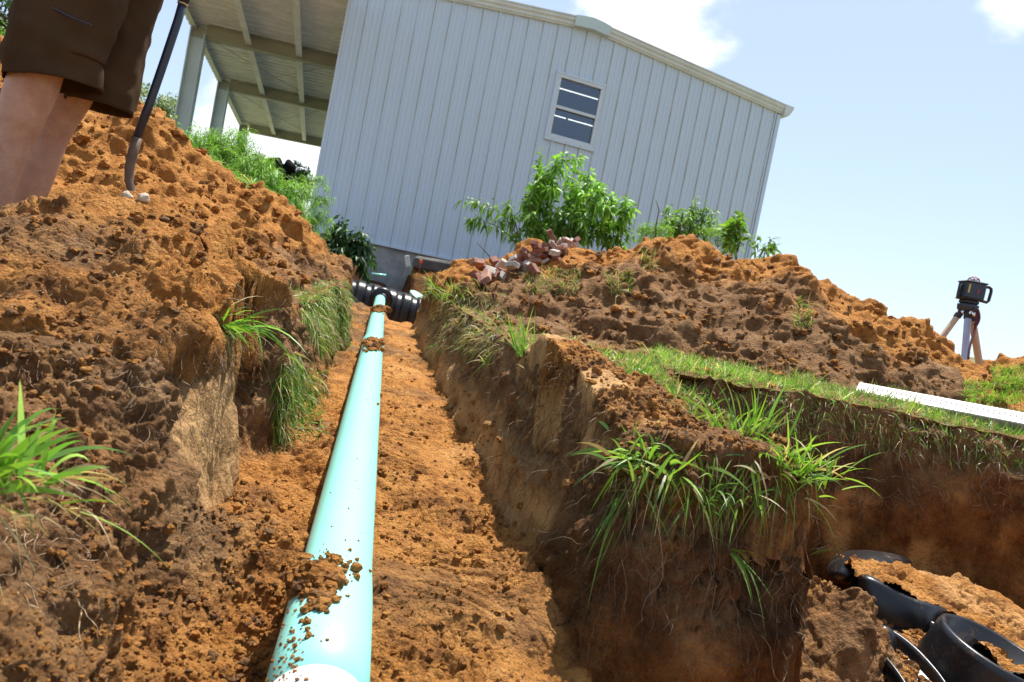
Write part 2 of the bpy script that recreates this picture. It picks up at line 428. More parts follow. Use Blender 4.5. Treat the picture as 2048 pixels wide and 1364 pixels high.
def build_ground():
    tt = spaced(-160, 160, tspace); tt = np.concatenate([tt]); yy = spaced(-60, 420, yspace)
    nu, nv = len(tt), len(yy)
    T, Y = np.meshgrid(tt, yy); T = T.ravel().astype(np.float64); Y = Y.ravel()
    X = T + .015 - .19319 * np.clip(Y, -3, 14)
    Z = ground_height(X, Y)
    P = np.stack([X, Y, Z], 1); N = grid_normals(P, nu, nv)
    og, sc = soil_zone(P, N[:, 2])
    t = pipe_t(X, Y)
    crumb_boost = 0; near = sst(4.2, 2.2, Y) * sst(-.6, .3, Y) * sst(2.2, 1.4, np.abs(t))
    lod = sst(14, 8, Y) * sst(-2, .1, Y) * sst(9, 5, np.abs(t))
    depth = g0(X, Y) - Z
    lawn = sst(.06, .0, depth) * sst(.9, .97, N[:, 2])
    packed = sst(.29, .35, depth) * sst(.8, .95, N[:, 2]) * sst(.05, .10, t) * sst(.36, .26, t) * (.35 + .65 * sst(-.35, .15, vnoise(P * [3, 3, 3], 81)))
    trm = np.maximum(sst(.13, .18, t) * sst(.37, .33, t) * sst(1.16, 1.24, Y) * sst(1.62, 1.50, Y), sst(.075, .10, t) * sst(.24, .20, t) * sst(1.85, 1.95, Y) * sst(2.75, 2.6, Y)) * sst(-.55, -.1, vnoise(P * 8, 87))
    crumb = (1 - .80 * sc) * (1 - .75 * lawn) * (1 - .72 * packed) * (1 - .85 * trm) * lod
    # track marks pressed into the floor
    rip = np.sin((Y * 1.0 + .12 * np.sin(T * 9)) * 110 + 3 * vnoise(P * 6, 82)) * .0085 * packed * sst(-.3, .15, vnoise(P * [4, 4, 4], 83)) * near
    Q = displace(P, N, crumb.astype(np.float32), near.astype(np.float32), 1.0)
    Q = P + (Q - P) * lod[:, None]
    # vertical scrape marks of the bucket on the walls
    strk = .0035 * vnoise(np.stack([X * 60, Y * 60, Z * 5], 1), 84) + .006 * vnoise(np.stack([X * 20, Y * 20, Z * 2], 1), 85)
    Q = Q + N * (strk * sst(.7, .4, N[:, 2]) * lod)[:, None]
    tr = np.maximum(sst(.13, .18, t) * sst(.37, .33, t) * sst(1.16, 1.24, Y) * sst(1.62, 1.50, Y), sst(.075, .10, t) * sst(.24, .20, t) * sst(1.85, 1.95, Y) * sst(2.75, 2.6, Y)) * sst(.26, .32, depth) * sst(-.55, -.1, vnoise(P * 8, 87))
    bars = np.tanh(2.6 * np.sin((Y + .25 * t + .010 * vnoise(P * 14, 86)) * 2 * np.pi / .052)) * .0065
    rip = rip * (1 - tr) + tr * bars
    Q[:, 2] += rip
    moist_shade = sst(.05, .28, depth + .10 * vnoise(P * 4, 91)) * sst(.9, .6, N[:, 2]) * sst(.22, .32, t) * sst(3.4, 3.2, Y) * .9  # dark cut faces turned from the sun: shade painted in with the damp
    moist_shade = moist_shade * sst(-.9, .2, vnoise(P * [9, 9, 6], 92)) * np.where(X > .45, 1, sst(1.62, 1.40, Y) * .9)
    moist_shade = np.maximum(moist_shade, sst(8.2, 8.6, Y) * sst(14.5, 14, Y) * sst(.2, .02, np.abs(T) - 3.2) * .9)  # building shadow painted into the ground colour behind the far tank
    o = mesh_np("ground", Q, grid_quads(nu, nv), SOIL, attrs={'orange': og, 'scraped': sc, 'moist_shade': moist_shade, 'grassy': np.maximum(np.maximum(sst(13, 16, Y), sst(7, 10, np.abs(T))), sst(-4, -8, Y))})
    tag(o, "bare brown and orange clay ground with the long open pipe trench cut through it", kind='structure')
    return o, (nu, nv)
ground, _gn = build_ground()
print("ground", _gn)

# ------------------------------------------------------------------ spoil heaps
def seg_dist(x, y, A, B):
    ax, ay, az = A; bx, by, bz = B; dx, dy = bx - ax, by - ay; L = dx * dx + dy * dy + 1e-9
    u = np.clip(((x - ax) * dx + (y - ay) * dy) / L, 0, 1)
    return np.hypot(x - ax - u * dx, y - ay - u * dy), az + u * (bz - az)
def heap_height(x, y, ridges):
    z = np.full_like(x, -9.0)
    for pts, k, r0 in ridges:
        for A, B in zip(pts[:-1], pts[1:]):
            d, zr = seg_dist(x, y, A, B)
            h = zr - k * (np.sqrt(d * d + r0 * r0) - r0)
            k_ = np.maximum(.06 - np.abs(z - h), 0) / .06; z = np.maximum(z, h) + k_ * k_ * .015
    return z
def build_heap(name, label, box, step, ridges, og_fn, seed, group='heaps of dug out soil along the trench', big=1.6, fine=0.0, crumbf=None, warp=.1, base=None, cat='dirt heap', spill=None, macro=0.0, moist_shade=0.0, scr=None):
    x0, x1, y0, y1 = box
    xs = np.arange(x0, x1, step); ys = np.arange(y0, y1, step)
    X, Y = np.meshgrid(xs, ys); X = X.ravel(); Y = Y.ravel()
    P0 = np.stack([X, Y, X * 0], 1)
    wx = warp * vnoise(P0 * 2.2, seed + 7) + warp * .4 * vnoise(P0 * 6, seed + 8); wy = warp * vnoise(P0 * 2.2 + 40, seed + 9) + warp * .4 * vnoise(P0 * 6 + 40, seed + 10)
    Z = heap_height(X + wx, Y + wy, ridges)
    if macro: Z = Z + macro * (.55 - 1.1 * np.abs(vnoise(P0 * 1.9 + 7, seed + 11))) + macro * .6 * vnoise(P0 * [4.1, 5.3, 1] + 3, seed + 12)
    G = (g0(X, Y) if base is None else base(X, Y))
    keep = Z - G
    Z = np.where(keep > -.12, Z, G - .12)
    GH = ground_height(X, Y); cut = sst(.015, .085, g0(X, Y) - GH)          # the heap ends where the ground is cut away
    if spill is not None:                                                   # where it has slumped down the side instead
        k = sst(1.16, 1.04, Y); cut = cut * (1 - k)
        over = np.maximum(0, pipe_t(X, Y) - np.interp(Y, spill[0], spill[1]))
        Z = Z - over * spill[2] * k
        keep = np.where(k > .5, Z - np.minimum(GH, G), keep)
    Z = Z * (1 - cut) + (np.minimum(GH, G) - .10) * cut
    keep = np.where(cut > .98, -.5, keep)
    P = np.stack([X, Y, Z], 1); nu, nv = len(xs), len(ys)
    N = grid_normals(P, nu, nv)
    crumb = np.ones(len(X), np.float32) if crumbf is None else crumbf(P)
    near = np.full(len(X), fine, np.float32)
    Q = displace(P, N, crumb, near, big, seed); Q = P + (Q - P) * sst(-.07, .04, keep)[:, None]
    og = og_fn(P, keep)
    q = grid_quads(nu, nv)
    below = (keep < -.10)[q].all(1)
    q = q[~below]
    used = np.zeros(len(Q), bool); used[q.ravel()] = True; idx = np.cumsum(used) - 1
    o = mesh_np(name, Q[used], idx[q], SOIL, attrs={'orange': np.clip(og, 0, 1)[used], 'scraped': np.zeros(used.sum()) if scr is None else scr(P)[used], 'moist_shade': np.full(used.sum(), moist_shade)})
    return tag(o, label, cat, group)
def pt(x, y, Y): return tuple(at(x, y, Y))
# near heap on the left, along the cut edge
build_heap("dirt_heap", "low brown crumbly dirt mound nearest the camera on the left edge of the trench", (-2.2, -.28, .60, 3.0), .0029,
           [([pt(-500, 470, 1.9), pt(0, 478, 1.85), pt(140, 452, 1.85), pt(255, 440, 1.82), pt(300, 442, 1.8), pt(370, 490, 1.75), pt(425, 575, 1.68)], .34, .10),
            ([pt(280, 446, 1.8), pt(330, 520, 1.6), pt(360, 640, 1.48)], .55, .08), ([pt(0, 462, 1.85), pt(60, 600, 1.4), pt(30, 700, 1.05)], .45, .10)],
           lambda P, k: 0.44 + .85 * np.clip(fbm(P * 3.3, 401, 3) + .10, -.35, .8) + .55 * np.exp(-((P[:, 0] + .95) ** 2 + (P[:, 1] - 1.7) ** 2) / .05), 100, big=1.1, fine=1.0, warp=.05,
           spill=([.5, .8, 1.2, 1.6], [-.80, -.66, -.50, -.40], 1.5))
# ragged ridge on the strip of ground between the trench and the tank excavation
build_heap("dirt_heap", "reddish crumbly ridge of dirt on the narrow strip right of the pipe trench", (-.15, .80, 1.10, 2.6), .0024,
           [([pt(1060, 700, 2.25), pt(1120, 684, 1.98), pt(1160, 688, 1.9), pt(1230, 728, 1.75), pt(1330, 784, 1.6), pt(1420, 840, 1.48), pt(1500, 892, 1.38), pt(1585, 948, 1.28)], .62, .07),
            ([pt(1130, 705, 1.95), pt(1150, 800, 1.75), pt(1230, 880, 1.5), pt(1330, 950, 1.36)], .55, .07)],
           lambda P, k: .45 + .5 * fbm(P * 4, 402, 3) + .4 * np.exp(-((P[:, 0] - .14) ** 2 + (P[:, 1] - 1.9) ** 2) / .01), 200, big=.75, fine=1.0, warp=.03, scr=lambda P: sst(.0, .25, vnoise(P * 8, 211)) * sst(.60, .54, pipe_t(P[:, 0], P[:, 1])) * .9,
           crumbf=lambda P: (1 - .75 * sst(.0, .25, vnoise(P * 8, 211)) * sst(.60, .54, pipe_t(P[:, 0], P[:, 1]))).astype(np.float32))
# big heap left behind the person
build_heap("dirt_heap", "tall orange heap of dug sand behind the person and shovel", (-5.5, -.55, 2.05, 7.6), .0085,
           [([pt(-400, -60, 4.6), pt(-80, 60, 4.2), pt(20, 120, 4.0), pt(180, 175, 3.9), pt(255, 208, 3.9), pt(300, 270, 4.0), pt(345, 335, 4.2), pt(430, 345, 4.3), pt(500, 395, 4.6), pt(570, 450, 5.0), pt(625, 500, 5.4)], .62, .12),
            ([pt(180, 175, 3.9), pt(230, 330, 3.3), pt(330, 440, 3.0)], .6, .2), ([pt(430, 345, 4.3), pt(520, 470, 4.0), pt(560, 520, 3.7)], .55, .15)],
           lambda P, k: .85 + .35 * fbm(P * 2.2, 403, 3) - .65 * sst(.26, .04, k), 300, big=1.5, warp=.14, macro=.07)
# right heap, orange crest with brown topsoil in front
build_heap("dirt_heap", "long heap of orange and brown soil on the right in front of the building", (-.75, 5.2, 2.9, 7.6), .0085,
           [([pt(985, 590, 6.6), pt(1060, 560, 6.2), pt(1140, 500, 6.0), pt(1250, 498, 5.7), pt(1380, 488, 5.5), pt(1470, 520, 5.4), pt(1545, 530, 5.4), pt(1620, 575, 5.3), pt(1700, 605, 5.2), pt(1735, 672, 5.2), pt(1790, 705, 5.2),
              pt(1880, 727, 5.0), pt(1950, 728, 4.9), pt(2060, 722, 4.8), pt(2200, 705, 4.8), pt(2500, 720, 5.2)], .50, .14),
            ([pt(1010, 600, 5.1), pt(1150, 590, 4.8), pt(1300, 590, 4.7), pt(1450, 600, 4.7), pt(1600, 640, 4.8)], .52, .14),
            ([pt(1100, 530, 5.2), pt(1180, 540, 5.0), pt(1290, 520, 4.9)], .5, .12),
            ([pt(930, 600, 6.2), pt(985, 625, 4.8), pt(1060, 655, 3.9), pt(1110, 668, 3.5)], .45, .12),
            ([pt(1180, 640, 4.0), pt(1350, 640, 4.1), pt(1500, 672, 4.2), pt(1620, 705, 4.3)], .55, .10)],
           lambda P, k: .10 + 1.0 * sst(4.3, 5.3, P[:, 1] + .55 * (P[:, 0] - 1.5) * (P[:, 0] > 1.5) + .5 * fbm(P * 1.7, 404, 3)) + .35 * fbm(P * 2.5, 405, 3), 400, big=1.75, warp=.13, macro=.085)

# ------------------------------------------------------------------ metal building
AZ = 0.28325845
HU = np.array([math.cos(AZ), math.sin(AZ), 0.0]); HN = np.array([-math.sin(AZ), math.cos(AZ), 0.0]); UZ = np.array([0, 0, 1.0])
def B(u, v, z): return HU * u + HN * v + UZ * z
BM = np.stack([HU, HN, UZ], 1)
U0, U1, UR, V0, V1, ZB, ZE = -.233, 9.065, 4.42, 14.0, 29.2, .81, 5.48
ZR = ZE + (U1 - UR) * .0956
def roofz(u): return ZR - abs(u - UR) * .0956
def siding_material():
    m, t, b, out = material("white_siding")
    pos = node(t, 'ShaderNodeNewGeometry').outputs['Position']
    du = node(t, 'ShaderNodeVectorMath', {0: pos, 1: tuple(HU)}, operation='DOT_PRODUCT').outputs['Value']
    sx = node(t, 'ShaderNodeSeparateXYZ', {0: pos}).outputs[2]
    cv = node(t, 'ShaderNodeCombineXYZ', {0: math_(t, 'MULTIPLY', du, 9.0), 1: math_(t, 'MULTIPLY', sx, .55)}).outputs[0]
    n = node(t, 'ShaderNodeTexNoise', {'Vector': cv, 'Scale': 1.0, 'Detail': 5, 'Roughness': .6}).outputs[0]
    rib = math_(t, 'FRACT', math_(t, 'DIVIDE', math_(t, 'SUBTRACT', du, U0), .305))
    line = node(t, 'ShaderNodeMapRange', {'Value': math_(t, 'ABSOLUTE', math_(t, 'SUBTRACT', rib, .085)), 'From Min': .055, 'From Max': .0}).outputs[0]
    cv2 = node(t, 'ShaderNodeCombineXYZ', {0: math_(t, 'MULTIPLY', du, 3.1), 1: math_(t, 'MULTIPLY', sx, .9)}).outputs[0]
    n2 = node(t, 'ShaderNodeTexNoise', {'Vector': cv2, 'Scale': 1.4, 'Detail': 4}).outputs[0]
    st = math_(t, 'MULTIPLY', line, ramp(t, n2, [(.30, (.12, .12, .12)), (.60, (.95, .95, .95))]))
    c = mixrgb(t, math_(t, 'MULTIPLY', n, .25), (.55, .645, .745), (.47, .555, .64))
    c = mixrgb(t, st, c, (.36, .38, .31))
    t.links.new(c, b.inputs['Base Color']); b.inputs['Roughness'].default_value = .38
    return m
SIDING = siding_material()
TRIM = plain("trim_paint", (.58, .62, .59), .45, var=.10, vscale=3)
CAPM = plain("ridge_paint", (.50, .60, .59), .4, var=.06, vscale=3)
CONC = plain("concrete", (.34, .33, .31), .85, var=.35, vscale=3.5, bump=.004, bscale=25)
GALV = plain("carport_steel", (.80, .80, .79), .5, var=.12, vscale=2)
GALVD = plain("rafter_paint", (.42, .40, .30), .55, var=.12, vscale=2)
COLM = plain("column_paint", (.62, .70, .68), .5, var=.1, vscale=2)
bld = empty("metal_building", tuple(B(U0, V0, ZB)))
tag(bld, "white ribbed metal building with low gable roof and one window", "building")
WU0, WU1, WZ0, WZ1 = 3.955, 4.947, 3.585, 4.852
def siding():
    P = .305; prof = []
    u = U0 + .02
    while u < U1 - .02:
        for du, dv in ((0, 0), (.012, -.030), (.040, -.030), (.052, 0), (.135, 0), (.142, -.010), (.155, -.010), (.162, 0), (.215, 0), (.222, -.010), (.235, -.010), (.242, 0)):
            if u + du < U1 - .02: prof.append((u + du, dv))
        u += P
    prof.append((U1 - .02, 0))
    for e in (WU0, WU1): prof.append((e, 0.0)); prof.append((e + 1e-3, 0.0))
    prof.sort()
    V = []; Q = []
    for (a, da), (b, db) in zip(prof[:-1], prof[1:]):
        if b - a < 1e-6: continue
        inw = a >= WU0 - 1e-4 and b <= WU1 + 2e-3
        for z0, z1a, z1b in ([(ZB, WZ0, WZ0), (WZ1, roofz(a), roofz(b))] if inw else [(ZB, roofz(a), roofz(b))]):
            i = len(V); V += [B(a, V0 + da, z0), B(b, V0 + db, z0), B(b, V0 + db, z1b), B(a, V0 + da, z1a)]; Q.append([i, i + 1, i + 2, i + 3])
    mb = MB(); mb.add(V, Q)
    # side and back walls, plain ribbed sheets
    for (ua, va, ub, vb) in ((U1, V0 + .01, U1, V1), (U0, V0 + .01, U0, V1), (U0, V1, U1, V1)):
        L = math.hypot(ub - ua, vb - va); k = max(2, int(L / .305) * 2)
        W = []
        for i in range(k + 1):
            f = i / k; uu = ua + (ub - ua) * f; vv = va + (vb - va) * f; off = .025 * (i % 2)
            if ua == ub: uu += off * (1 if ua == U1 else -1)
            W += [B(uu, vv, ZB), B(uu, vv, roofz(min(max(uu, U0), U1)) - .01)]
        mb.add(W, [[2 * i, 2 * i + 2, 2 * i + 3, 2 * i + 1] for i in range(k)])
    return mb.build("siding", SIDING, bld)
siding()
mb = MB(); mb.box(B((U0 + U1) / 2, (V0 + V1) / 2 + .03, ZB - .95), (U1 - U0 - .06, V1 - V0 - .02, 1.86), BM); mb.build("foundation", CONC, bld)
mb = MB()
for sgn, ua, ub in ((1, UR, U1 + .12), (-1, UR, U0 - .10)):
    th = -sgn * math.atan(.0956); L = abs(ub - ua) / math.cos(th)
    ax = HU * sgn * math.cos(th) - UZ * abs(math.sin(th)); nn = np.cross(ax * sgn, HN); nn = nn / np.linalg.norm(nn); nn = nn if nn[2] > 0 else -nn
    mid = B(UR, (V0 + V1) / 2, ZR + .10) + ax * L / 2
    mb.box(mid, (L, V1 - V0 + .10, .05), np.stack([ax, HN, nn], 1))
mb.build("roof", TRIM, bld)
def rake(sgn, ua, ub):
    th = math.atan(.0956); L = abs(ub - ua) / math.cos(th); ax = HU * sgn * math.cos(th) - UZ * math.sin(th); nn = UZ * math.cos(th) + HU * sgn * math.sin(th)
    prof = [(0.0, -.085), (-.055, -.085), (-.060, -.068), (-.085, -.045), (-.085, .0), (-.115, .03), (-.118, .085), (-.135, .09), (-.135, .112), (0.0, .112)]
    V = []
    for e in (0, L):
        for v, z in prof: V.append(B(ua, V0 + v, ZR + .005 - (abs(ua - UR)) * .0956) + ax * e + nn * z)
    n = len(prof); Q = [[i, (i + 1) % n, n + (i + 1) % n, n + i] for i in range(n)]
    m = MB(); m.add(V, Q); m.build("rake_trim", TRIM, bld)
rake(1, UR + .36, U1 + .10); rake(-1, UR - .36, U0 - .06)
m = MB(); V = []
for v in (-.155, 0):
    for u, z in ((-.38, -.115), (-.38, .085), (-.22, .115), (.0, .138), (.22, .115), (.38, .085), (.38, -.115), (0, -.078)): V.append(B(UR + u, V0 + v, ZR + z - (.0 if z < 0 else 0)))
m.add(V, [[i, (i + 1) % 8, 8 + (i + 1) % 8, 8 + i] for i in range(8)] + [[0, 7, 6, 5], [0, 5, 4, 1], [1, 4, 3, 2]]); m.build("ridge_cap", CAPM, bld)
m = MB(); prof = [(.0, -.16), (.11, -.15), (.15, -.10), (.16, -.02), (.21, .03), (.215, .075), (.0, .085)]
V = []
for v in (-.137, V1 - V0 + .1):
    for u, z in prof: V.append(B(U1 + .03 + u, V0 + v, ZE + .03 + z))
n = len(prof); m.add(V, [[i, (i + 1) % n, n + (i + 1) % n, n + i] for i in range(n)] + [[0, 1, 5, 6], [1, 2, 4, 5]], [[2, 3, 4]]); m.build("gutter", TRIM, bld)
m = MB(); m.box(B(U1 - .02, V0 - .022, (ZB + ZE) / 2 - .05), (.09, .05, ZE - ZB - .1), BM, .008); m.build("corner_trim", SIDING, bld); m = MB(); m.box(B(U0 + .02, V0 - .022, (ZB + ZE) / 2 - .02), (.09, .05, ZE - ZB - .04), BM, .008); m.build("corner_trim", SIDING, bld)
m = MB(); m.box(B((U0 + U1) / 2, V0 - .018, ZB - .02), (U1 - U0, .05, .045), BM); m.build("base_trim", SIDING, bld)
# window
WHITEF = plain("white_frame", (.58, .64, .68), .45, var=.05)
def glass_material():
    m, t, b, out = material("window_glass")
    t.nodes.remove(b)
    g = node(t, 'ShaderNodeBsdfGlossy', {'Color': (.75, .82, .95, 1), 'Roughness': .04}); tr = node(t, 'ShaderNodeBsdfTransparent', {'Color': (.80, .84, .86, 1)})
    mx = node(t, 'ShaderNodeMixShader', {0: .10}); t.links.new(tr.outputs[0], mx.inputs[1]); t.links.new(g.outputs[0], mx.inputs[2])
    t.links.new(mx.outputs[0], out.inputs[0]); return m
GLASS = glass_material()
win = MB(); wu, wz = (WU0 + WU1) / 2, (WZ0 + WZ1) / 2
def frame_ring(mb_, u0, u1, z0, z1, wd, dep, vc):
    mb_.box(B((u0 + u1) / 2, vc, z1 - wd / 2), (u1 - u0, dep, wd), BM, .004); mb_.box(B((u0 + u1) / 2, vc, z0 + wd / 2), (u1 - u0, dep, wd), BM, .004)
    mb_.box(B(u0 + wd / 2, vc, (z0 + z1) / 2), (wd, dep - .002, z1 - z0 - 2 * wd), BM, .004); mb_.box(B(u1 - wd / 2, vc, (z0 + z1) / 2), (wd, dep - .002, z1 - z0 - 2 * wd), BM, .004)
frame_ring(win, WU0 - .055, WU1 + .055, WZ0 - .055, WZ1 + .055, .055, .055, V0 - .028)
jt = win.build("window_surround", SIDING, bld)
win = MB(); frame_ring(win, WU0, WU1, WZ0, WZ1, .062, .09, V0 - .005); wf = win.build("window", WHITEF, bld)
win = MB(); zm = wz + .0
win.box(B(wu, V0 - .012, zm), (WU1 - WU0 - .125, .05, .06), BM, .005); win.build("meeting_rail", WHITEF, bld).parent = wf; win = MB(); win.box(B(wu, V0 - .004, WZ0 + .078), (WU1 - WU0 - .13, .03, .03), BM, .004)
win.build("sash", WHITEF, bld).parent = bld
for nm, za, zb, vv in (("pane", WZ0 + .06, zm, V0 + .022), ("pane", zm, WZ1 - .06, V0 + .002)):
    m = MB(); m.box(B(wu, vv, (za + zb) / 2), (WU1 - WU0 - .12, .006, zb - za), BM); m.build(nm, GLASS, bld)
for o in [o for o in bld.children if o.name.startswith(("sash", "pane"))]:
    o.parent = wf
DARKIN = plain("interior", (.10, .11, .13), .9, var=.2, vscale=1)
m = MB(); m.box(B(wu, V0 + 2.2, 4.2), (4.5, .1, 3.6), BM); m.build("inner_wall", DARKIN, bld)
lampm, t, b, out = material("tube_light"); b.inputs['Emission Color'].default_value = (1, .98, .9, 1); b.inputs['Emission Strength'].default_value = 1.2; b.inputs['Base Color'].default_value = (.9, .9, .9, 1)
for (za, zz, ua, ub) in ((5.21, 0, 3.3, 5.9), (4.59, 0, 3.3, 4.86), (4.59, 0, 4.92, 5.9)):
    m = MB(); pts = [B(ua, V0 + 1.9, za), B(ub, V0 + 1.9, za)]; m.tube(pts, .012, 10)
    o = m.build("tube_lamp", lampm, None, True)
    tag(o, {3.3: {5.21: "long lit tube lamp seen through the upper pane of the window", 4.59: "left lit tube lamp of the pair seen through the lower pane of the window"}}.get(ua, {}).get(za, "right lit tube lamp of the pair seen through the lower pane of the window"), "lamp", "tube lamps inside the building")

# ------------------------------------------------------------------ carport
m = MB(); m.box(B(-2.1, 20.5, .535), (4.2, 18.5, .12), BM, .01); tag(m.build("bounce_slab", plain("bounce_concrete", (.46, .45, .42), .8, var=.12, vscale=2)), "pale unseen slab added under the carport to bounce light up", kind='structure')  # slab added out of view to throw neutral light onto the roof sheet
cp_ = empty("carport", tuple(B(-3.46, 17.7, .5))); tag(cp_, "open steel carport with corrugated roof attached to the left side of the building", "carport")
UC, ZC = -3.46, 4.62
def czt(u): return ZC + (u - UC) * .045
vcols = [17.7, 22.4, 28.67]
for v in vcols:
    m = MB()
    m.box(B(UC + .02, v, (ZC + .3) / 2 - .05), (.022, .34, ZC + .3 + .6), BM); m.box(B(UC + .31, v, (ZC - .05) / 2 - .1), (.022, .34, ZC + .4), BM)
    m.box(B(UC + .165, v, (ZC - .05) / 2 - .1), (.266, .016, ZC + .4), BM); m.build("column", COLM, cp_)
for i, v in enumerate(vcols):
    ua, ub = UC + .325, U0 - .02; dep = .27 if i < 2 else .42
    sl = np.array([1, 0, .045]); sl = HU * sl[0] + UZ * sl[2]; L = (ub - ua) * math.hypot(1, .045); sl /= np.linalg.norm(sl); nn = np.cross(sl, HN); nn *= np.sign(nn[2])
    M3 = np.stack([sl, HN, nn], 1); mid = B((ua + ub) / 2, v, czt((ua + ub) / 2))
    m = MB(); m.box(mid, (L, .18, .014), M3); m.box(mid + nn * dep, (L, .18, .014), M3); m.box(mid + nn * dep / 2, (L, .014, dep - .015), M3)
    m.box(B(UC + .165, v, czt(UC) + .12), (.26, .02, .26), BM)
    m.build("rafter", GALVD, cp_)
m = MB(); m.box(B(UC + .02, 20.4, ZC + .30), (.03, 17.4, .26), BM); m.box(B(UC + .075, 20.4, ZC + .175), (.10, 17.4, .012), BM); m.build("eave_strut", TRIM, cp_)
for px, py in ((541.7, 277), (603, 289)):
    r = CAM.T @ np.array([(px - 1024) / F_PX, -(py - 682) / F_PX, 1.0]); r = r * (28.4 / (r @ HN)); up_ = r @ HU
    m = MB(); zt = czt(up_) + .29
    m.box(B(up_, 20.4, zt - .11), (.014, 17.2, .20), BM); m.box(B(up_ + .065, 20.4, zt - .205), (.13, 17.2, .012), BM); m.box(B(up_ - .04, 20.4, zt - .004), (.08, 17.2, .012), BM); m.build("purlin", GALV, cp_)
V = []; prof = []
v = 11.8
while v < 29.2:
    for dv, dz in ((0, 0), (.14, 0), (.16, .075), (.27, .075), (.29, 0)): prof.append((v + dv, dz))
    v += .305
for u in (UC - .12, U0 - .01):
    for vv, dz in prof: V.append(B(u, vv, czt(u) + .31 + dz))
n = len(prof); m = MB(); m.add(V, [[i, i + 1, n + i + 1, n + i] for i in range(n - 1)]); rp = m.build("roof_sheet", GALV, cp_)
for (va, ua, vb, ub) in ((18, -3.2, 22.2, -.4), (18, -.4, 22.2, -3.2), (22.6, -3.2, 28.3, -.4), (22.6, -.4, 28.3, -3.2)):
    m = MB(); a_, b_ = B(ua, va, czt(ua) + .14), B(ub, vb, czt(ub) + .14); f = np.linspace(0, 1, 7)[:, None]; m.tube(a_ + (b_ - a_) * f - UZ * .05 * np.sin(f * math.pi), .008, 5); m.build("brace_cable", GALVD, cp_)

# ------------------------------------------------------------------ sewer pipe
def pipe_material():
    m, t, b, out = material("teal_pipe")
    pos = node(t, 'ShaderNodeNewGeometry').outputs['Position']
    n = node(t, 'ShaderNodeTexNoise', {'Vector': pos, 'Scale': 6, 'Detail': 6, 'Roughness': .6}).outputs[0]
    mp = node(t, 'ShaderNodeMapping', {0: pos, 'Scale': (60, 6, 60)}); n2 = node(t, 'ShaderNodeTexNoise', {'Vector': mp.outputs[0], 'Scale': 1, 'Detail': 6, 'Roughness': .7}).outputs[0]
    d1 = ramp(t, n2, [(.62, (0, 0, 0)), (.72, (.55, .55, .55))]); d2 = ramp(t, n, [(.50, (0, 0, 0)), (.72, (.8, .8, .8))])
    n3 = node(t, 'ShaderNodeTexNoise', {'Vector': pos, 'Scale': 220, 'Detail': 2}).outputs[0]
    sp = ramp(t, n3, [(.73, (0, 0, 0)), (.76, (.6, .6, .6))])
    c = mixrgb(t, n, (.25, .64, .555), (.28, .68, .60))
    f = math_(t, 'MINIMUM', math_(t, 'ADD', math_(t, 'MULTIPLY', d1, d2), math_(t, 'MULTIPLY', sp, .2)), .8)
    c = mixrgb(t, f, c, (.45, .31, .15))
    t.links.new(c, b.inputs['Base Color'])
    t.links.new(math_(t, 'MULTIPLY_ADD', f, .4, .38), b.inputs['Roughness'])
    return m
TEAL = pipe_material()
WPVC = plain("white_fitting", (.82, .82, .80), .3, var=.03)
Q0, QD = np.array([.01496327, 0, -.52692361]), np.array([-.19319, 1.0, .04818])
def PA(s): return Q0 + QD * s
ql = np.linalg.norm(QD); QU = QD / ql
pipe = empty("sewer_pipe", tuple(PA(.85))); tag(pipe, "long teal plastic sewer pipe laid along the trench floor", "pipe")
rr = .0572
m = MB(); m.lathe((0, 0, 0), QU, [(s * ql, r) for s, r in ((1.12, rr), (1.16, rr), (2.0, rr), (3.0, rr), (3.96, rr), (4.05, rr), (4.06, rr - .004))], 64); m.v[-1] += Q0; o = m.build("pipe_section", TEAL, pipe, True)
m = MB(); m.lathe((0, 0, 0), QU, [(s * ql, r) for s, r in ((.788, rr - .001), (.788, rr + .0042), (.90, rr + .0042), (1.02, rr + .0038), (1.08, rr + .0025), (1.12, rr + .0012), (1.15, rr + .0003))], 64); m.v[-1] += Q0; m.build("bell_socket", TEAL, pipe, True)
m = MB(); m.lathe((0, 0, 0), QU, [(s * ql, r) for s, r in ((3.93, rr + .0005), (3.955, rr + .004), (3.965, rr + .0075), (4.10, rr + .0075), (4.11, rr + .006), (4.112, rr))], 48); m.v[-1] += Q0; m.build("bell_socket", TEAL, pipe, True)
m = MB(); m.lathe((0, 0, 0), QU, [(s * ql, r) for s, r in ((4.0, rr - .002), (5.0, rr - .001), (6.0, rr - .001), (6.9, rr - .001), (7.93, rr - .001))], 48); m.v[-1] += Q0; m.build("pipe_section", TEAL, pipe, True)
m = MB(); m.lathe((0, 0, 0), QU, [(s * ql, r) for s, r in ((.45, .03), (.45, rr + .004), (.60, rr + .0045), (.788, rr + .0052), (.792, rr + .004))], 64); m.v[-1] += Q0; m.build("white_coupling", WPVC, pipe, True)

# ------------------------------------------------------------------ surface look-up
bpy.context.view_layer.update()
_dg = bpy.context.evaluated_depsgraph_get()
def hit(px, py, far=40.0, off=0.0):
    """where the sight line through photo pixel (px, py) first meets a soil surface"""
    d = Vector(CAM.T @ np.array([(px - 1024) / F_PX, -(py - 682) / F_PX, 1.0])).normalized()
    ok, loc, nrm, _, o, _ = scene.ray_cast(_dg, Vector((0, 0, 0)) + d * .12, d, distance=far)
    if not ok: return None, None
    return np.array(loc), np.array(nrm)
def drop(x, y, z=6.0):
    ok, loc, nrm, _, o, _ = scene.ray_cast(_dg, Vector((x, y, z)), Vector((0, 0, -1)), distance=20)
    return (np.array(loc), np.array(nrm)) if ok else (np.array([x, y, g0(x, y)]), np.array([0, 0, 1.0]))

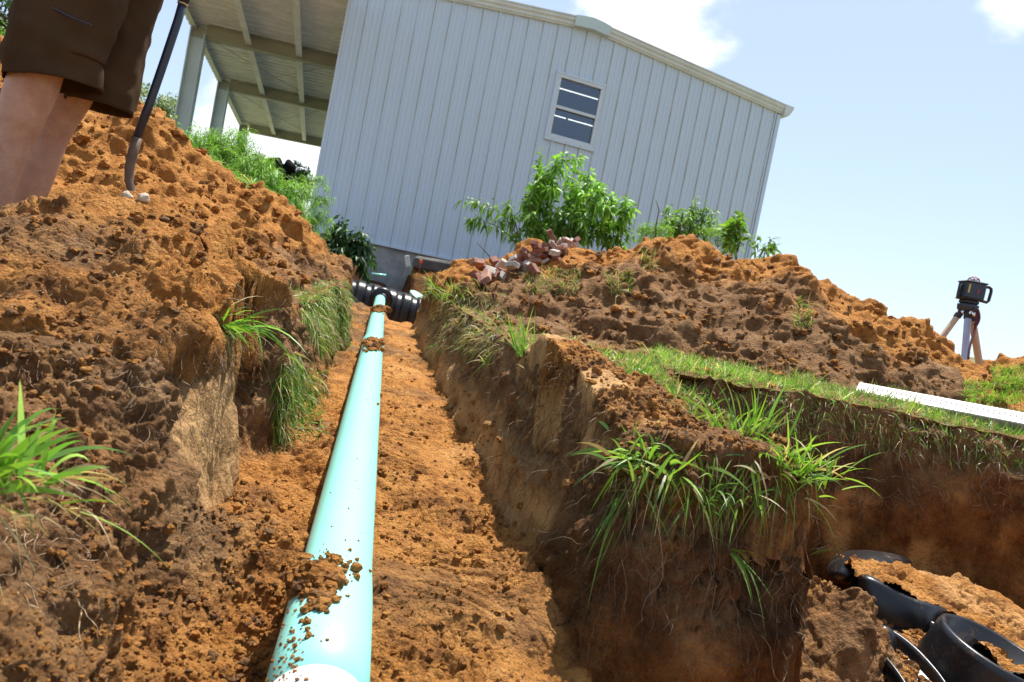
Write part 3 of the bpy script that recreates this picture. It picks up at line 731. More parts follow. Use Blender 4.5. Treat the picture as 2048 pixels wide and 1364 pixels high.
# ------------------------------------------------------------------ strips: blades, roots, leaves
def unit(a): return a / (np.linalg.norm(a, axis=-1, keepdims=True) + 1e-12)
def blades(root, dirv, length, width, droop, colr, K=5, wig=.0, taper=1.6, r=rng):
    """grass blades: folded tapering strips that bend under their own weight"""
    n = len(root); t = np.linspace(0, 1, K + 1)[None, :, None]
    L = np.broadcast_to(np.asarray(length, float), (n,))[:, None, None]; D = np.broadcast_to(np.asarray(droop, float), (n,))[:, None, None]
    dirv = unit(dirv); side = unit(np.cross(dirv, unit(r.normal(size=(n, 3)) + np.array([0, 0, .2]))))
    c = root[:, None, :] + dirv[:, None, :] * L * t + np.array([0, 0, -1.0]) * (D * L * t ** 2.2) + side[:, None, :] * (r.normal(size=(n, 1, 1)) * .12 * L * t ** 2)
    if wig: c = c + r.normal(size=c.shape) * wig * (t > 0)
    W = np.broadcast_to(np.asarray(width, float), (n,))[:, None, None] * np.clip(.55 + 1.3 * t, 0, 1) * (1 - t ** taper) + 1e-5
    A = c - side[:, None, :] * W / 2; Bv = c + side[:, None, :] * W / 2
    V = np.stack([A, Bv], 2).reshape(-1, 3)
    base = (np.arange(n) * (K + 1) * 2)[:, None]; k = np.arange(K)[None, :] * 2
    q = np.stack([base + k, base + k + 1, base + k + 3, base + k + 2], -1).reshape(-1, 4)
    C = np.repeat(colr, (K + 1) * 2, axis=0)
    return V, q, C
def leaves(root, dirv, length, width, colr, fold=.35, droop=.35, r=rng):
    """lance shaped leaves, folded along the midrib"""
    n = len(root); dirv = unit(dirv); L = np.broadcast_to(np.asarray(length, float), (n,))[:, None]; W = np.broadcast_to(np.asarray(width, float), (n,))[:, None]
    rn = unit(r.normal(size=(n, 3)) * .55 + np.array([0, 0, 1.0])); side = unit(np.cross(dirv, rn)); up = np.cross(side, dirv)
    def P(f, s): return root + dirv * L * f + side * W * s + up * (abs(s) * fold) * W - np.array([0, 0, 1.0]) * L * droop * f * f
    V = np.stack([P(0, 0), P(.35, -.5), P(.35, 0), P(.35, .5), P(.7, -.36), P(.7, 0), P(.7, .36), P(1, 0)], 1).reshape(-1, 3)
    b = (np.arange(n) * 8)[:, None]
    q = (b[:, :, None] + np.array([[1, 2, 5, 4], [2, 3, 6, 5]])[None]).reshape(-1, 4)
    t = (b[:, :, None] + np.array([[0, 2, 1], [0, 3, 2], [4, 5, 7], [5, 6, 7]])[None]).reshape(-1, 3)
    return V, q, t, np.repeat(colr, 8, axis=0)
def roots_geo(root, dirv, length, rad, colr, K=8, wander=.35, grav=.5, r=rng):
    """thin wandering root fibres with a three sided section"""
    n = len(root); L = np.broadcast_to(np.asarray(length, float), (n,)); d = unit(dirv); p = root.copy(); pts = [p.copy()]
    for k in range(K):
        d = unit(d + r.normal(size=(n, 3)) * wander + np.array([0, 0, -grav]) / K * 2); p = p + d * (L / K)[:, None]; pts.append(p.copy())
    c = np.stack(pts, 1); a = np.array([1.0, .2, 0]); b2 = np.array([0, .5, 1.0])
    Rr = np.broadcast_to(np.asarray(rad, float), (n,))[:, None, None] * (1 - .75 * np.linspace(0, 1, K + 1))[None, :, None]
    V = np.stack([c + a * Rr, c + (-.5 * a + .87 * b2) * Rr, c + (-.5 * a - .87 * b2) * Rr], 2).reshape(-1, 3)
    base = (np.arange(n) * (K + 1) * 3)[:, None]; k = np.arange(K)[None, :] * 3
    q = np.concatenate([np.stack([base + k + i, base + k + (i + 1) % 3, base + k + 3 + (i + 1) % 3, base + k + 3 + i], -1).reshape(-1, 4) for i in range(3)])
    return V, q, np.repeat(colr, (K + 1) * 3, axis=0)
GREENS = np.array([(.13, .26, .03), (.17, .31, .035), (.085, .19, .03), (.22, .35, .06), (.11, .22, .05)])
STRAW = np.array([(.42, .34, .17), (.33, .26, .13), (.50, .43, .26), (.26, .19, .10)])
ROOTC = np.array([(.30, .20, .12), (.22, .14, .08), (.40, .29, .18), (.16, .095, .055)])
def pick(pal, n, jit=.18, r=rng): return pal[r.integers(0, len(pal), n)] * (1 + r.normal(size=(n, 1)) * jit).clip(.5, 1.6)
def grass_colours(n, straw=.2, dark=1.0, r=rng):
    c = pick(GREENS, n, r=r) * dark; m = r.random(n) < straw; c[m] = pick(STRAW, m.sum(), r=r); return c.clip(0, 1)

# ---- single grass clumps
def clump(name, label, base, nrm, n, length, width, lean=(0, 0, 0), spread=.6, rad=.03, droop=.45, straw=.12, dark=1.0, group='grass clumps on the cut edges', K=6, bright=1.0, seed=0, flat=(1, 1)):
    r = np.random.default_rng(seed + 100)
    up = unit(np.array([0, 0, 1.0]) * .6 + nrm * .4 + np.array(lean))
    root = base + r.normal(size=(n, 3)) * rad * np.array([1, 1, .35]) - nrm * .006
    d = up + r.normal(size=(n, 3)) * spread * .6 + (root - base) / max(rad, 1e-3) * .25 * spread
    L = length * r.uniform(.45, 1.1, n); W = width * r.uniform(.6, 1.15, n)
    c = grass_colours(n, straw, dark, r) * bright
    V, q, C = blades(root, d, L, W, droop * r.uniform(.4, 1.5, n), c.clip(0, 1), K=K, r=r)
    o = mesh_np(name, V, q, LEAF, smooth=True, colors=C)
    return tag(o, label, 'grass', group)
def clump_at(label, px, py, n, length, width, seed, **k):
    p, nn = hit(px, py)
    if p is None: print('clump missed', px, py); return
    return clump('grass_clump', label, p, nn, n, length, width, seed=seed, **k)
p0 = at(-30, 955, .60); clump('grass_clump', "large bright green grass clump hanging in at the left edge close to the camera", p0, np.array([.5, -.2, .6]), 85, .115, .0095, lean=(.30, .0, -.02), spread=.70, rad=.022, droop=.38, straw=.10, bright=1.55, seed=1)
p0 = at(-10, 1000, .60); clump('grass_clump', "dry yellowish grass clump hanging below the bright clump at the left edge", p0, np.array([.6, -.2, .3]), 42, .09, .0036, lean=(.45, 0, -.45), spread=.8, rad=.024, droop=.6, straw=.75, bright=1.1, seed=2)
clump_at("big drooping green grass clump on the front corner of the narrow dirt strip", 1290, 925, 120, .095, .0078, 3, lean=(-.05, -.55, .15), spread=1.15, rad=.034, droop=.38, straw=.12, bright=1.2)
clump_at("green grass clump over the middle of the dirt strip's front edge", 1430, 985, 80, .075, .0062, 4, lean=(.0, -.7, -.2), spread=1.1, rad=.036, droop=.45, straw=.18)
clump_at("tall grass clump at the right end of the narrow dirt strip", 1592, 945, 125, .100, .0060, 5, lean=(.2, -.3, .35), spread=1.0, rad=.036, droop=.32, straw=.15, bright=1.35)
clump_at("sprig of long green leaves hanging on the shaded front face, left one", 1238, 1010, 9, .13, .0060, 6, lean=(-.15, -.5, -.6), spread=.6, rad=.004, droop=.7, straw=0)
clump_at("sprig of long green leaves hanging low on the shaded front face, right one", 1462, 1100, 8, .125, .0060, 7, lean=(.05, -.5, -.7), spread=.5, rad=.004, droop=.7, straw=0)
clump_at("spiky bright grass tuft standing on the right trench edge", 1045, 712, 34, .20, .0060, 8, lean=(-.25, 0, .5), spread=.32, rad=.012, droop=.25, straw=.05, bright=1.5)
clump_at("small pale grass tuft below the spiky tuft on the right trench wall", 975, 725, 34, .10, .005, 9, lean=(0, -.2, .2), spread=.8, rad=.012, droop=.5, straw=.2, bright=1.3)
clump_at("bright grass clump at the far end of the right trench edge", 905, 592, 120, .17, .006, 10, spread=.7, rad=.09, droop=.4, straw=.15, bright=1.5)
clump_at("bright grass tuft sticking out sideways from the left trench bank", 455, 655, 42, .16, .0062, 11, lean=(.9, -.2, -.1), spread=.45, rad=.018, droop=.5, straw=.1, bright=1.35)
clump_at("grass clump with long thin leaves behind the narrow dirt strip", 1490, 870, 60, .17, .0065, 12, spread=.6, rad=.03, droop=.4, straw=.1, bright=1.25)
clump_at("dry pale grass sprig lying beside the black tank in the excavation", 1625, 1110, 22, .12, .0035, 13, lean=(.6, -.1, .2), spread=.25, rad=.008, droop=.3, straw=.6, bright=1.4)

# ------------------------------------------------------------------ turf, hanging turf, roots, clods
def ground_only(x, y, z=1.5):
    ok, loc, nrm, _, o, _ = scene.ray_cast(_dg, Vector((x, y, z)), Vector((0, 0, -1)), distance=6)
    return (loc, nrm) if ok and o.name == 'ground' and abs(loc.z - g0(x, y)) < .07 and nrm.z > .6 else None
def turf(name, label, box, n, length, patch=0.0, straw=.25, seed=1, bright=1.25, test=None, width=.0032):
    r = np.random.default_rng(seed); x = r.uniform(box[0], box[1], n); y = r.uniform(box[2], box[3], n)
    nz = vnoise(np.stack([x * 3.2, y * 3.2, x * 0], 1), seed) + .5 * vnoise(np.stack([x * 9, y * 9, x * 0], 1), seed + 1)
    P = []; K = []
    for a, b_, k in zip(x, y, nz):
        if k < patch - .5 or (test and not test(a, b_)): continue
        g = ground_only(a, b_)
        if g: P.append(g[0]); K.append(k)
    P = np.array(P); K = np.array(K); m = len(P)
    d = r.normal(size=(m, 3)) * .55 + [0, 0, 1.0]
    c = grass_colours(m, straw, 1, r) * bright * (.85 + .3 * np.clip(K, -1, 1))[:, None]
    V, q, C = blades(P - [0, 0, .004], d, length * r.uniform(.35, 1.15, m) * (1 + .5 * np.clip(K, 0, 1)), width * r.uniform(.6, 1.3, m), .45 * r.random(m) + .1, c.clip(0, 1), K=3, r=r)
    return tag(mesh_np(name, V, q, LEAF, colors=C), label, 'grass', kind='stuff')
turf('grass', "sunny strip of short green lawn grass between the excavation and the right heap", (.15, 3.4, 1.45, 4.7), 70000, .075, patch=-.3, seed=31, bright=1.5, width=.0045, test=lambda x, y: (y > 2.85 or x > .22) and x > .12 + (y - 2.1) * .42)
turf('grass', "patch of short grass on the right bank of the trench beside the heap", (-.9, .35, 1.9, 6.5), 9000, .06, patch=.5, seed=32, straw=.4, bright=1.4)
turf('grass', "small strip of grass behind the near mound on the left bank", (-1.6, -.3, 2.05, 6.5), 8000, .055, patch=.3, seed=33, straw=.35)
turf('grass', "rough weedy grass round the foot of the building", (-7, 5.5, 7.5, 13.6), 9000, .22, patch=.0, seed=34, straw=.15, width=.009)
def in_box(r, boxes, n):
    a = np.array([(b[2] - b[0]) * (b[3] - b[1]) for b in boxes], float); k = r.choice(len(boxes), n, p=a / a.sum()); bb = np.array(boxes)[k]
    return np.stack([r.uniform(bb[:, 0], bb[:, 2]), r.uniform(bb[:, 1], bb[:, 3])], 1)
def surf(r, boxes, n, ok=lambda p, nn: True, names=None):
    P, N = [], []
    for x, y in in_box(r, boxes, n):
        p, nn = hit(x, y)
        if p is not None and ok(p, nn): P.append(p); N.append(nn)
    return np.array(P).reshape(-1, 3), np.array(N).reshape(-1, 3)
def hang(name, label, boxes, n, length, width, seed, straw=.3, dark=.9, down=.5, ok=lambda p, nn: True, droop=.8):
    r = np.random.default_rng(seed); P, N = surf(r, boxes, n, ok); m = len(P)
    d = N * .9 + r.normal(size=(m, 3)) * .55 - np.array([0, 0, down])
    V, q, C = blades(P, d, length * r.uniform(.4, 1.15, m), width * r.uniform(.6, 1.2, m), droop * r.uniform(.4, 1.2, m), grass_colours(m, straw, dark, r), K=5, r=r)
    return tag(mesh_np(name, V, q, LEAF, colors=C), label, 'grass', kind='stuff')
hang('hanging_turf', "dark green turf torn loose and hanging down the left trench wall", [(545, 735, 650, 880), (560, 700, 600, 760)], 620, .085, .0042, 41, straw=.22)
hang('hanging_turf', "turf hanging from the far part of the left trench bank", [(630, 560, 695, 690), (600, 590, 640, 640)], 1500, .085, .005, 42, straw=.35)
hang('hanging_turf', "straw coloured turf edge hanging over the right trench wall", [(865, 585, 1010, 700), (930, 600, 990, 680)], 1500, .075, .0042, 43, straw=.8, dark=.95)
hang('hanging_turf', "grass fringe along the top edge of the excavation wall", [(1290, 758, 1420, 850), (1420, 780, 1700, 870), (1700, 820, 2048, 930)], 1900, .06, .0042, 44, straw=.45, down=.3, ok=lambda p, nn: p[2] > -.26 and p[1] > 2.3)
hang('hanging_turf', "thin grass blades hanging over the front edge of the narrow dirt strip", [(1230, 900, 1620, 1010)], 240, .085, .0040, 45, straw=.35, down=.6, droop=.9)
hang('grass', "dry turf clods and grass tufts caught on the right heap", [(1215, 545, 1265, 590), (1050, 540, 1160, 590), (1590, 600, 1620, 660), (1280, 505, 1310, 540)], 900, .09, .006, 46, straw=.6, down=-.5, droop=.5)
hang('grass', "thick bright grass patch on the slope at the right edge behind the measuring rod", [(1925, 765, 2048, 810), (1980, 735, 2048, 780)], 1500, .075, .0048, 47, straw=.2, dark=1.5, down=-1.2, droop=.4)
def fibres(name, label, boxes, n, length, rad, seed, ok=lambda p, nn: True, grav=.55, wander=.35, out=.7, pal=ROOTC, bright=1.0):
    r = np.random.default_rng(seed); P, N = surf(r, boxes, n, ok); m = len(P)
    d = N * out + r.normal(size=(m, 3)) * .5 - np.array([0, 0, .7])
    V, q, C = roots_geo(P - N * .004, d, length * r.uniform(.2, 1.2, m), rad * r.uniform(.5, 1.3, m), (pick(pal, m, r=r) * bright).clip(0, 1), grav=grav, wander=wander, r=r)
    return tag(mesh_np(name, V, q, ROOTM, colors=C), label, 'roots', kind='stuff')
wallok = lambda p, nn: nn[2] < .75
fibres('roots', "fine pale roots hanging from the turf on the right trench wall", [(860, 590, 1000, 800), (960, 680, 1200, 960), (1050, 800, 1290, 1060)], 800, .12, .0009, 51, wallok, bright=.62, grav=1.1, out=.35)
fibres('roots', "tangled roots hanging on the shaded front face of the dirt strip", [(1180, 930, 1640, 1250), (1400, 1000, 1640, 1330)], 650, .12, .0008, 52, wallok, bright=.62, grav=1.1, out=.35)
fibres('roots', "roots sticking out of the cut wall on the left of the trench", [(240, 690, 480, 880), (430, 560, 600, 760), (590, 560, 690, 700)], 520, .08, .0009, 53, wallok, bright=.6, grav=.9, out=.4)
fibres('roots', "thick dry roots and straw under the grass clump at the left edge", [(0, 960, 200, 1200)], 220, .06, .0010, 54, bright=.9)
fibres('roots', "root fringe under the turf on the far wall of the excavation", [(1300, 800, 1700, 940), (1650, 840, 2048, 1010)], 1300, .09, .0011, 55, lambda p, nn: p[1] > 2.3)
fibres('roots', "short root stubble on the heap and mound of topsoil", [(0, 430, 430, 760), (1000, 560, 1650, 760)], 900, .035, .0009, 56, lambda p, nn: True, out=1.0)
def ico():
    import bmesh
    bm = bmesh.new(); bmesh.ops.create_icosphere(bm, subdivisions=2, radius=1); V = np.array([v.co[:] for v in bm.verts]); T = np.array([[v.index for v in f.verts] for f in bm.faces]); bm.free(); return V, T
ICO_V, ICO_T = ico()
def clod_mesh(name, P, S, og, seed, mat=SOIL, squash=.8):
    r = np.random.default_rng(seed); n = len(P); nv = len(ICO_V)
    V = np.repeat(ICO_V[None], n, 0); off = r.uniform(0, 50, (n, 1, 3))
    k = 1 + .42 * vnoise((V * 1.7 + off).reshape(-1, 3), seed).reshape(n, nv, 1) + .22 * vnoise((V * 4.1 + off).reshape(-1, 3), seed + 1).reshape(n, nv, 1)
    st = r.uniform(.65, 1.25, (n, 1, 3)) * [1, 1, squash]
    V = V * k * st * S[:, None, None] + P[:, None, :]
    T = (np.arange(n) * nv)[:, None, None] + ICO_T[None]
    return mesh_np(name, V.reshape(-1, 3), None, mat, smooth=False, T=T.reshape(-1, 3), attrs={'orange': np.repeat(og, nv), 'scraped': np.zeros(n * nv)})
def clods(name, label, boxes, n, size, og, seed, ok=lambda p, nn: nn[2] > .25, sig=.5):
    r = np.random.default_rng(seed); P, N = surf(r, boxes, n, ok); m = len(P)
    S = (size * np.exp(r.normal(size=m) * sig)).clip(size * .35, size * 3.0) * np.clip(P[:, 1] / 1.7, .38, 1.0)
    return tag(clod_mesh(name, P + N * S[:, None] * .35, S, (og + r.normal(size=m) * .25).clip(0, 1), seed), label, 'dirt clods', kind='stuff')
clods('dirt_clods', "loose orange clods on the trench floor", [(760, 650, 1050, 1364), (460, 960, 620, 1364), (0, 1180, 600, 1364)], 1500, .0038, .85, 61)
clods('dirt_clods', "loose clods on the slopes of the near mound", [(0, 420, 430, 760), (0, 700, 260, 1000), (100, 1000, 560, 1364)], 2000, .0045, .52, 62, ok=lambda p, nn: nn[2] > .45, sig=.6)
clods('dirt_clods', "loose crumbs of soil on the narrow dirt strip", [(1090, 690, 1600, 980)], 1800, .0042, .6, 63)
clods('dirt_clods', "loose clods lying on the right heap", [(950, 480, 2048, 780)], 1700, .0085, .45, 64, ok=lambda p, nn: nn[2] > .25 and p[1] > 3.0, sig=.7)
clods('dirt_clods', "loose clods lying on the tall orange heap", [(0, 80, 700, 560)], 1500, .0085, .9, 65, ok=lambda p, nn: nn[2] > .25 and p[1] > 2.9, sig=.7)
# soil lying on the pipe
r_ = np.random.default_rng(71); P = []; S = []
onp = lambda nm: nm.startswith(('pipe_section', 'bell_socket'))
def on_pipe(cx, cy, sx, sy, n, size, key=None, lay=0.0):
    for _ in range(n):
        x, y = cx + r_.normal() * sx, cy + r_.normal() * sy
        d = Vector(CAM.T @ np.array([(x - 1024) / F_PX, -(y - 682) / F_PX, 1.0])).normalized()
        ok, loc, nrm, _, o, _ = scene.ray_cast(_dg, Vector((0, 0, 0)), d, distance=12)
        if ok and onp(o.name):
            s = size * math.exp(r_.normal() * .45); h = lay * max(0, 1 - ((x - cx) / (2 * sx)) ** 2 - ((y - cy) / (2 * sy)) ** 2) * r_.random()
            P.append(np.array(loc) + np.array(nrm) * (s * .5 + h)); S.append(s)
on_pipe(606, 1156, 32, 15, 800, .0045, lay=.016); on_pipe(650, 1178, 20, 14, 50, .0045); on_pipe(685, 1150, 22, 26, 26, .0028); on_pipe(660, 1130, 40, 16, 70, .002)
on_pipe(636, 1212, 16, 8, 26, .004); on_pipe(690, 1070, 20, 40, 16, .0011); on_pipe(640, 1260, 30, 60, 16, .0011); on_pipe(738, 790, 8, 14, 16, .0018)
on_pipe(748, 686, 8, 4, 220, .007, lay=.012); on_pipe(746, 698, 8, 3, 60, .006); on_pipe(756, 620, 7, 2.5, 200, .010, lay=.012); on_pipe(720, 900, 10, 60, 8, .0013)
P = np.array(P); S = np.array(S)
tag(clod_mesh('dirt_crumbs', P, S, r_.uniform(.3, 1, len(P)), 72), "orange dirt crumbs lying on top of the teal pipe", 'dirt crumbs', kind='stuff')

# ------------------------------------------------------------------ black plastic tanks
def black_plastic():
    m, t, b, out = material("black_plastic")
    pos = node(t, 'ShaderNodeNewGeometry'); nz = node(t, 'ShaderNodeSeparateXYZ', {0: pos.outputs['Normal']}).outputs[2]
    n = node(t, 'ShaderNodeTexNoise', {'Vector': pos.outputs['Position'], 'Scale': 14, 'Detail': 8, 'Roughness': .7}).outputs[0]
    n2 = node(t, 'ShaderNodeTexNoise', {'Vector': pos.outputs['Position'], 'Scale': 120, 'Detail': 3}).outputs[0]
    d = ramp(t, math_(t, 'ADD', math_(t, 'MULTIPLY', n, .7), math_(t, 'MULTIPLY', n2, .35)), [(.56, (0, 0, 0)), (.72, (.5, .5, .5))])
    c = mixrgb(t, math_(t, 'MULTIPLY', d, math_(t, 'MAXIMUM', nz, .06)), (.008, .0085, .010), (.24, .14, .07))
    t.links.new(c, b.inputs['Base Color']); t.links.new(math_(t, 'MULTIPLY_ADD', d, .4, .33), b.inputs['Roughness'])
    return m
BLACK = black_plastic()
# far tank at the end of the pipe
tb = at(768, 580, 8.32); ft = empty("far_tank", tuple(tb)); tag(ft, "black ribbed plastic tank at the far end of the pipe", "tank")
ax = unit(HU * .997 - UZ * .085); dn = HN; zt = np.cross(ax, dn); zt = zt if zt[2] > 0 else -zt
def tank_sheet(u0, u1, du, prof):
    V = []; us = np.arange(u0, u1 + 1e-6, du); th = np.linspace(-.25, math.pi + .25, 40)
    for u in us:
        r_b = prof(u)
        for a in th:
            ca, sa = math.cos(a), math.sin(a); cx = np.sign(ca) * abs(ca) ** .28; cz = np.sign(sa) * abs(sa) ** .45
            V.append(tb + ax * u + dn * (.72 + (-cx) * (.60 + r_b)) + zt * (-.50 + cz * (.52 + r_b)))
    nn = len(th); return V, [[i * nn + k, i * nn + k + 1, (i + 1) * nn + k + 1, (i + 1) * nn + k] for i in range(len(us) - 1) for k in range(nn - 1)]
V, Q = tank_sheet(-1.15, 1.15, .0125, lambda u: .022 * float(sst(.16, .26, abs(((u + .055) / .185) % 1 - .5) * 1.0)) - (.0 if abs(u) < 1.12 else .2))
m = MB(); m.add(V, Q); m.build("tank_body", BLACK, ft, True)
m = MB(); m.lathe(tb + dn * .02 - zt * .10, -dn, [(0, .13), (.06, .125), (.075, .11), (.075, .06)], 32); m.build("inlet_boss", BLACK, ft, True)
m = MB(); m.lathe(tb + ax * .46 + dn * .45 + zt * .03, unit(zt * .95 + ax * .25 - dn * .35), [(0, 0.001), (0, .115), (.02, .12), (.03, .105), (.034, .001)], 40)
tag(m.build("tank_lid", plain("pale_green_lid", (.30, .48, .40), .45), None, True), "pale green round lid leaning on the right end of the far black tank", "lid")
# near tank in the right excavation
nt0 = at(1690, 1262, 1.92); nk = empty("near_tank", tuple(nt0)); tag(nk, "big black ribbed tank half covered with soil in the right excavation", "tank")
def PL(pts, n=40):
    P_ = np.array([at(*p) for p in pts]); f = np.linspace(0, 1, len(P_)); F = np.linspace(0, 1, n); out = np.stack([np.interp(F, f, P_[:, i]) for i in range(3)], 1)
    for _ in range(6): out[1:-1] = (out[:-2] + out[1:-1] * 2 + out[2:]) / 4
    return out
LA = PL([(1600, 1236, 2.0), (1640, 1240, 1.98), (1675, 1252, 1.95), (1726, 1274, 1.90), (1755, 1295, 1.86), (1785, 1327, 1.80), (1809, 1360, 1.75), (1835, 1410, 1.68)])
LB = PL([(1640, 1222, 2.10), (1670, 1225, 2.09), (1705, 1232, 2.07), (1755, 1244, 2.03), (1800, 1268, 1.98), (1838, 1300, 1.92), (1868, 1333, 1.87), (1892, 1364, 1.82), (1925, 1420, 1.75)])
LC = PL([(1720, 1205, 2.2), (1770, 1213, 2.2), (1820, 1224, 2.18), (1855, 1238, 2.16), (1883, 1253, 2.13), (1906, 1271, 2.1), (1935, 1305, 2.05), (1970, 1364, 1.98)])
LD = LC + np.array([.06, .30, .02])
def sheet(rows, mat, name, smooth=True):
    n_ = len(rows[0]); V = np.concatenate(rows); m = MB(); m.add(V, [[i * n_ + j, i * n_ + j + 1, (i + 1) * n_ + j + 1, (i + 1) * n_ + j] for i in range(len(rows) - 1) for j in range(n_ - 1)]); return m.build(name, mat, nk, smooth)
low = UZ * .062
sheet([LA - UZ * .62, LA - UZ * .30 + np.array([0, -.02, 0]), LA - UZ * .02, LA - low * .6 + (LB - LA) * .12, LA * .5 + LB * .5 - low, LB - low * .6 - (LB - LA) * .12, LB - UZ * .02, LB - low * .6 + (LC - LB) * .1, LB * .5 + LC * .5 - low, LC - low * .6 - (LC - LB) * .1, LC - UZ * .02, LC - low * .7 + (LD - LC) * .15, LD - low], BLACK, "tank_body")
for L_ in (LA, LB, LC):
    m = MB(); V = []
    wv = unit(np.array([.5, .8, 0.0]))
    for p in L_:
        for dw, dz in ((-.017, -.07), (-.012, -.012), (-.007, -.001), (.0, .002), (.007, -.001), (.012, -.012), (.017, -.07)): V.append(p + wv * dw + UZ * dz)
    m.add(V, [[i * 7 + j, i * 7 + j + 1, (i + 1) * 7 + j + 1, (i + 1) * 7 + j] for i in range(len(L_) - 1) for j in range(6)]); m.build("rib", BLACK, nk, True)
kn = at(1768, 1290, 1.93); m = MB(); m.lathe(kn - UZ * .03, unit(UZ + np.array([-.12, 0, 0])), [(0, .036), (.05, .031), (.070, .026), (.080, .014), (.083, .0005)], 24); m.build("knob", BLACK, nk, True)
FT = PL([(1716, 1160, 2.22), (1726, 1152, 2.20), (1752, 1161, 2.18), (1800, 1188, 2.16), (1832, 1203, 2.15), (1871, 1215, 2.15), (1895, 1222, 2.2)], 24); FB = PL([(1718, 1210, 2.22), (1726, 1216, 2.19), (1752, 1228, 2.17), (1800, 1240, 2.15), (1838, 1256, 2.13), (1866, 1258, 2.14), (1890, 1252, 2.2)], 24)
bk = np.array([.08, .20, -.04]); inw = unit(bk) * .018
sheet([FB - UZ * .12, FB, FT * .93 + FB * .07, FT + inw * .5 + UZ * .003, FT + inw + UZ * .006, FT + bk * .5 + UZ * .012, FT + bk, FB + bk - UZ * .1], BLACK, "raised_section")
dm = at(1700, 1150, 2.45); V = []; m = MB(); th = np.linspace(0, math.pi, 20)
for k in range(10):
    f = k / 9 * math.pi / 2
    for a in th: V.append(dm + np.array([.62, .78, 0]) * (.30 * (1 - math.cos(f)) - .02) * 1.2 + np.array([math.cos(a) * .14 * max(.02, math.sin(f)), -.10 * math.sin(a) * math.sin(f), 0]) + UZ * (.085 * math.sin(a) ** .7 * math.sin(f) - .02))
m.add(V, [[i * 20 + j, i * 20 + j + 1, (i + 1) * 20 + j + 1, (i + 1) * 20 + j] for i in range(9) for j in range(19)]); m.build("end_dome", BLACK, nk, True)
rc = at(2002, 1300, 1.93); rax = unit(np.array([.20, -.16, 1.0]))
m = MB(); m.lathe(rc - rax * .18, rax, [(0, .185), (.10, .163), (.16, .158), (.176, .154), (.180, .147), (.176, .138), (.10, .128), (.095, .0005)], 72); m.build("riser_collar", BLACK, nk, True)
for ang in (2.5, 3.3, 4.1):
    m = MB(); dr = np.array([math.cos(ang), math.sin(ang), 0]); m.box(rc - rax * .13 + dr * .215, (.11, .010, .09), np.stack([dr, np.array([-dr[1], dr[0], 0]), UZ], 1), .002); m.build("gusset", BLACK, nk)
r_ = np.random.default_rng(88); P = []
for (L0, L1, n_, f0, f1) in ((LA, LB, 1500, 0, .92), (LB, LC, 1500, 0, .95)):
    for _ in range(n_):
        k = f0 + (f1 - f0) * r_.random() ** 1.0; i = k * (len(L0) - 1); a0 = L0[int(i)]; a1 = L1[int(i)]; g = .12 + .76 * r_.random()
        if vnoise(np.array([[k * 6, g * 1.5, n_]]), 3)[0] > -.25: P.append(a0 + (a1 - a0) * g - low * (.9 - .35 * abs(g - .5)) + UZ * r_.uniform(0, .016))
for _ in range(260):
    a = r_.uniform(0, 6.28); q = .12 * r_.random() ** .5; P.append(rc - rax * (.083 - .01 * r_.random()) + np.array([math.cos(a) * q, math.sin(a) * q, -.2 * math.cos(a) * q + .16 * math.sin(a) * q]))
P = np.array(P); S = .0058 * np.exp(r_.normal(size=len(P)) * .45)
tag(clod_mesh('dirt_clods', P, S, r_.uniform(.3, 1, len(P)), 89), "orange soil caught between the ribs of the near black tank", 'dirt clods', kind='stuff')
# soil heaped over it
def small_heap(name, label, box, step, ridges, og, seed, big=.6, base=-1.2, mask=None):
    xs = np.arange(box[0], box[1], step); ys = np.arange(box[2], box[3], step); X, Y = np.meshgrid(xs, ys); X = X.ravel(); Y = Y.ravel()
    P0 = np.stack([X, Y, X * 0], 1); Z = heap_height(X + .03 * vnoise(P0 * 9, seed), Y + .03 * vnoise(P0 * 9 + 9, seed), ridges)
    P = np.stack([X, Y, Z], 1); N = grid_normals(P, len(xs), len(ys)); Qp = displace(P, N, np.ones(len(X), np.float32), np.ones(len(X), np.float32), big, seed)
    q = grid_quads(len(xs), len(ys)); kp = (Z > base) if mask is None else (Z > base) & mask(X, Y); q = q[kp[q].all(1)]; used = np.zeros(len(Qp), bool); used[q.ravel()] = True; idx = np.cumsum(used) - 1
    return tag(mesh_np(name, Qp[used], idx[q], SOIL, attrs={'orange': (og + .3 * fbm(P * 8, seed, 2)).clip(0, 1)[used], 'scraped': (.5 * sst(.1, .35, vnoise(P * 7, seed + 3)) * (N[:, 2] > .8))[used]}), label, 'dirt heap', 'heaps of dug out soil along the trench')
small_heap("dirt_heap", "yellow brown soil lying on top of the near black tank", (.95, 2.8, 1.9, 3.0), .0032,
           [([pt(1712, 1118, 2.36), pt(1761, 1146, 2.38), pt(1820, 1152, 2.4), pt(1874, 1158, 2.4), pt(1924, 1172, 2.38), pt(1975, 1212, 2.35), pt(2034, 1252, 2.3), pt(2120, 1290, 2.3)], .36, .07), ([pt(1722, 1152, 2.23), pt(1800, 1186, 2.19), pt(1870, 1212, 2.18)], .45, .06)], .8, 501, big=1.0, base=-1.6, mask=lambda x, y: (x > FT[2, 0] - .02 + .36 * (y - FT[2, 1])) & (y > np.where(x < FT[-1, 0], np.interp(x, FT[:, 0], FT[:, 1] + .012), 1.93)))

small_heap("dirt_heap", "crumbly brown clods slumped between the dirt strip and the near black tank", (.45, 1.35, 1.3, 2.4), .0030,
           [([pt(1600, 1160, 2.0), pt(1655, 1158, 1.92), pt(1690, 1170, 1.9)], 1.5, .05), ([pt(1655, 1160, 1.9), pt(1650, 1260, 1.80), pt(1650, 1400, 1.70)], 1.9, .04)], .38, 520, big=.9, base=-1.3)
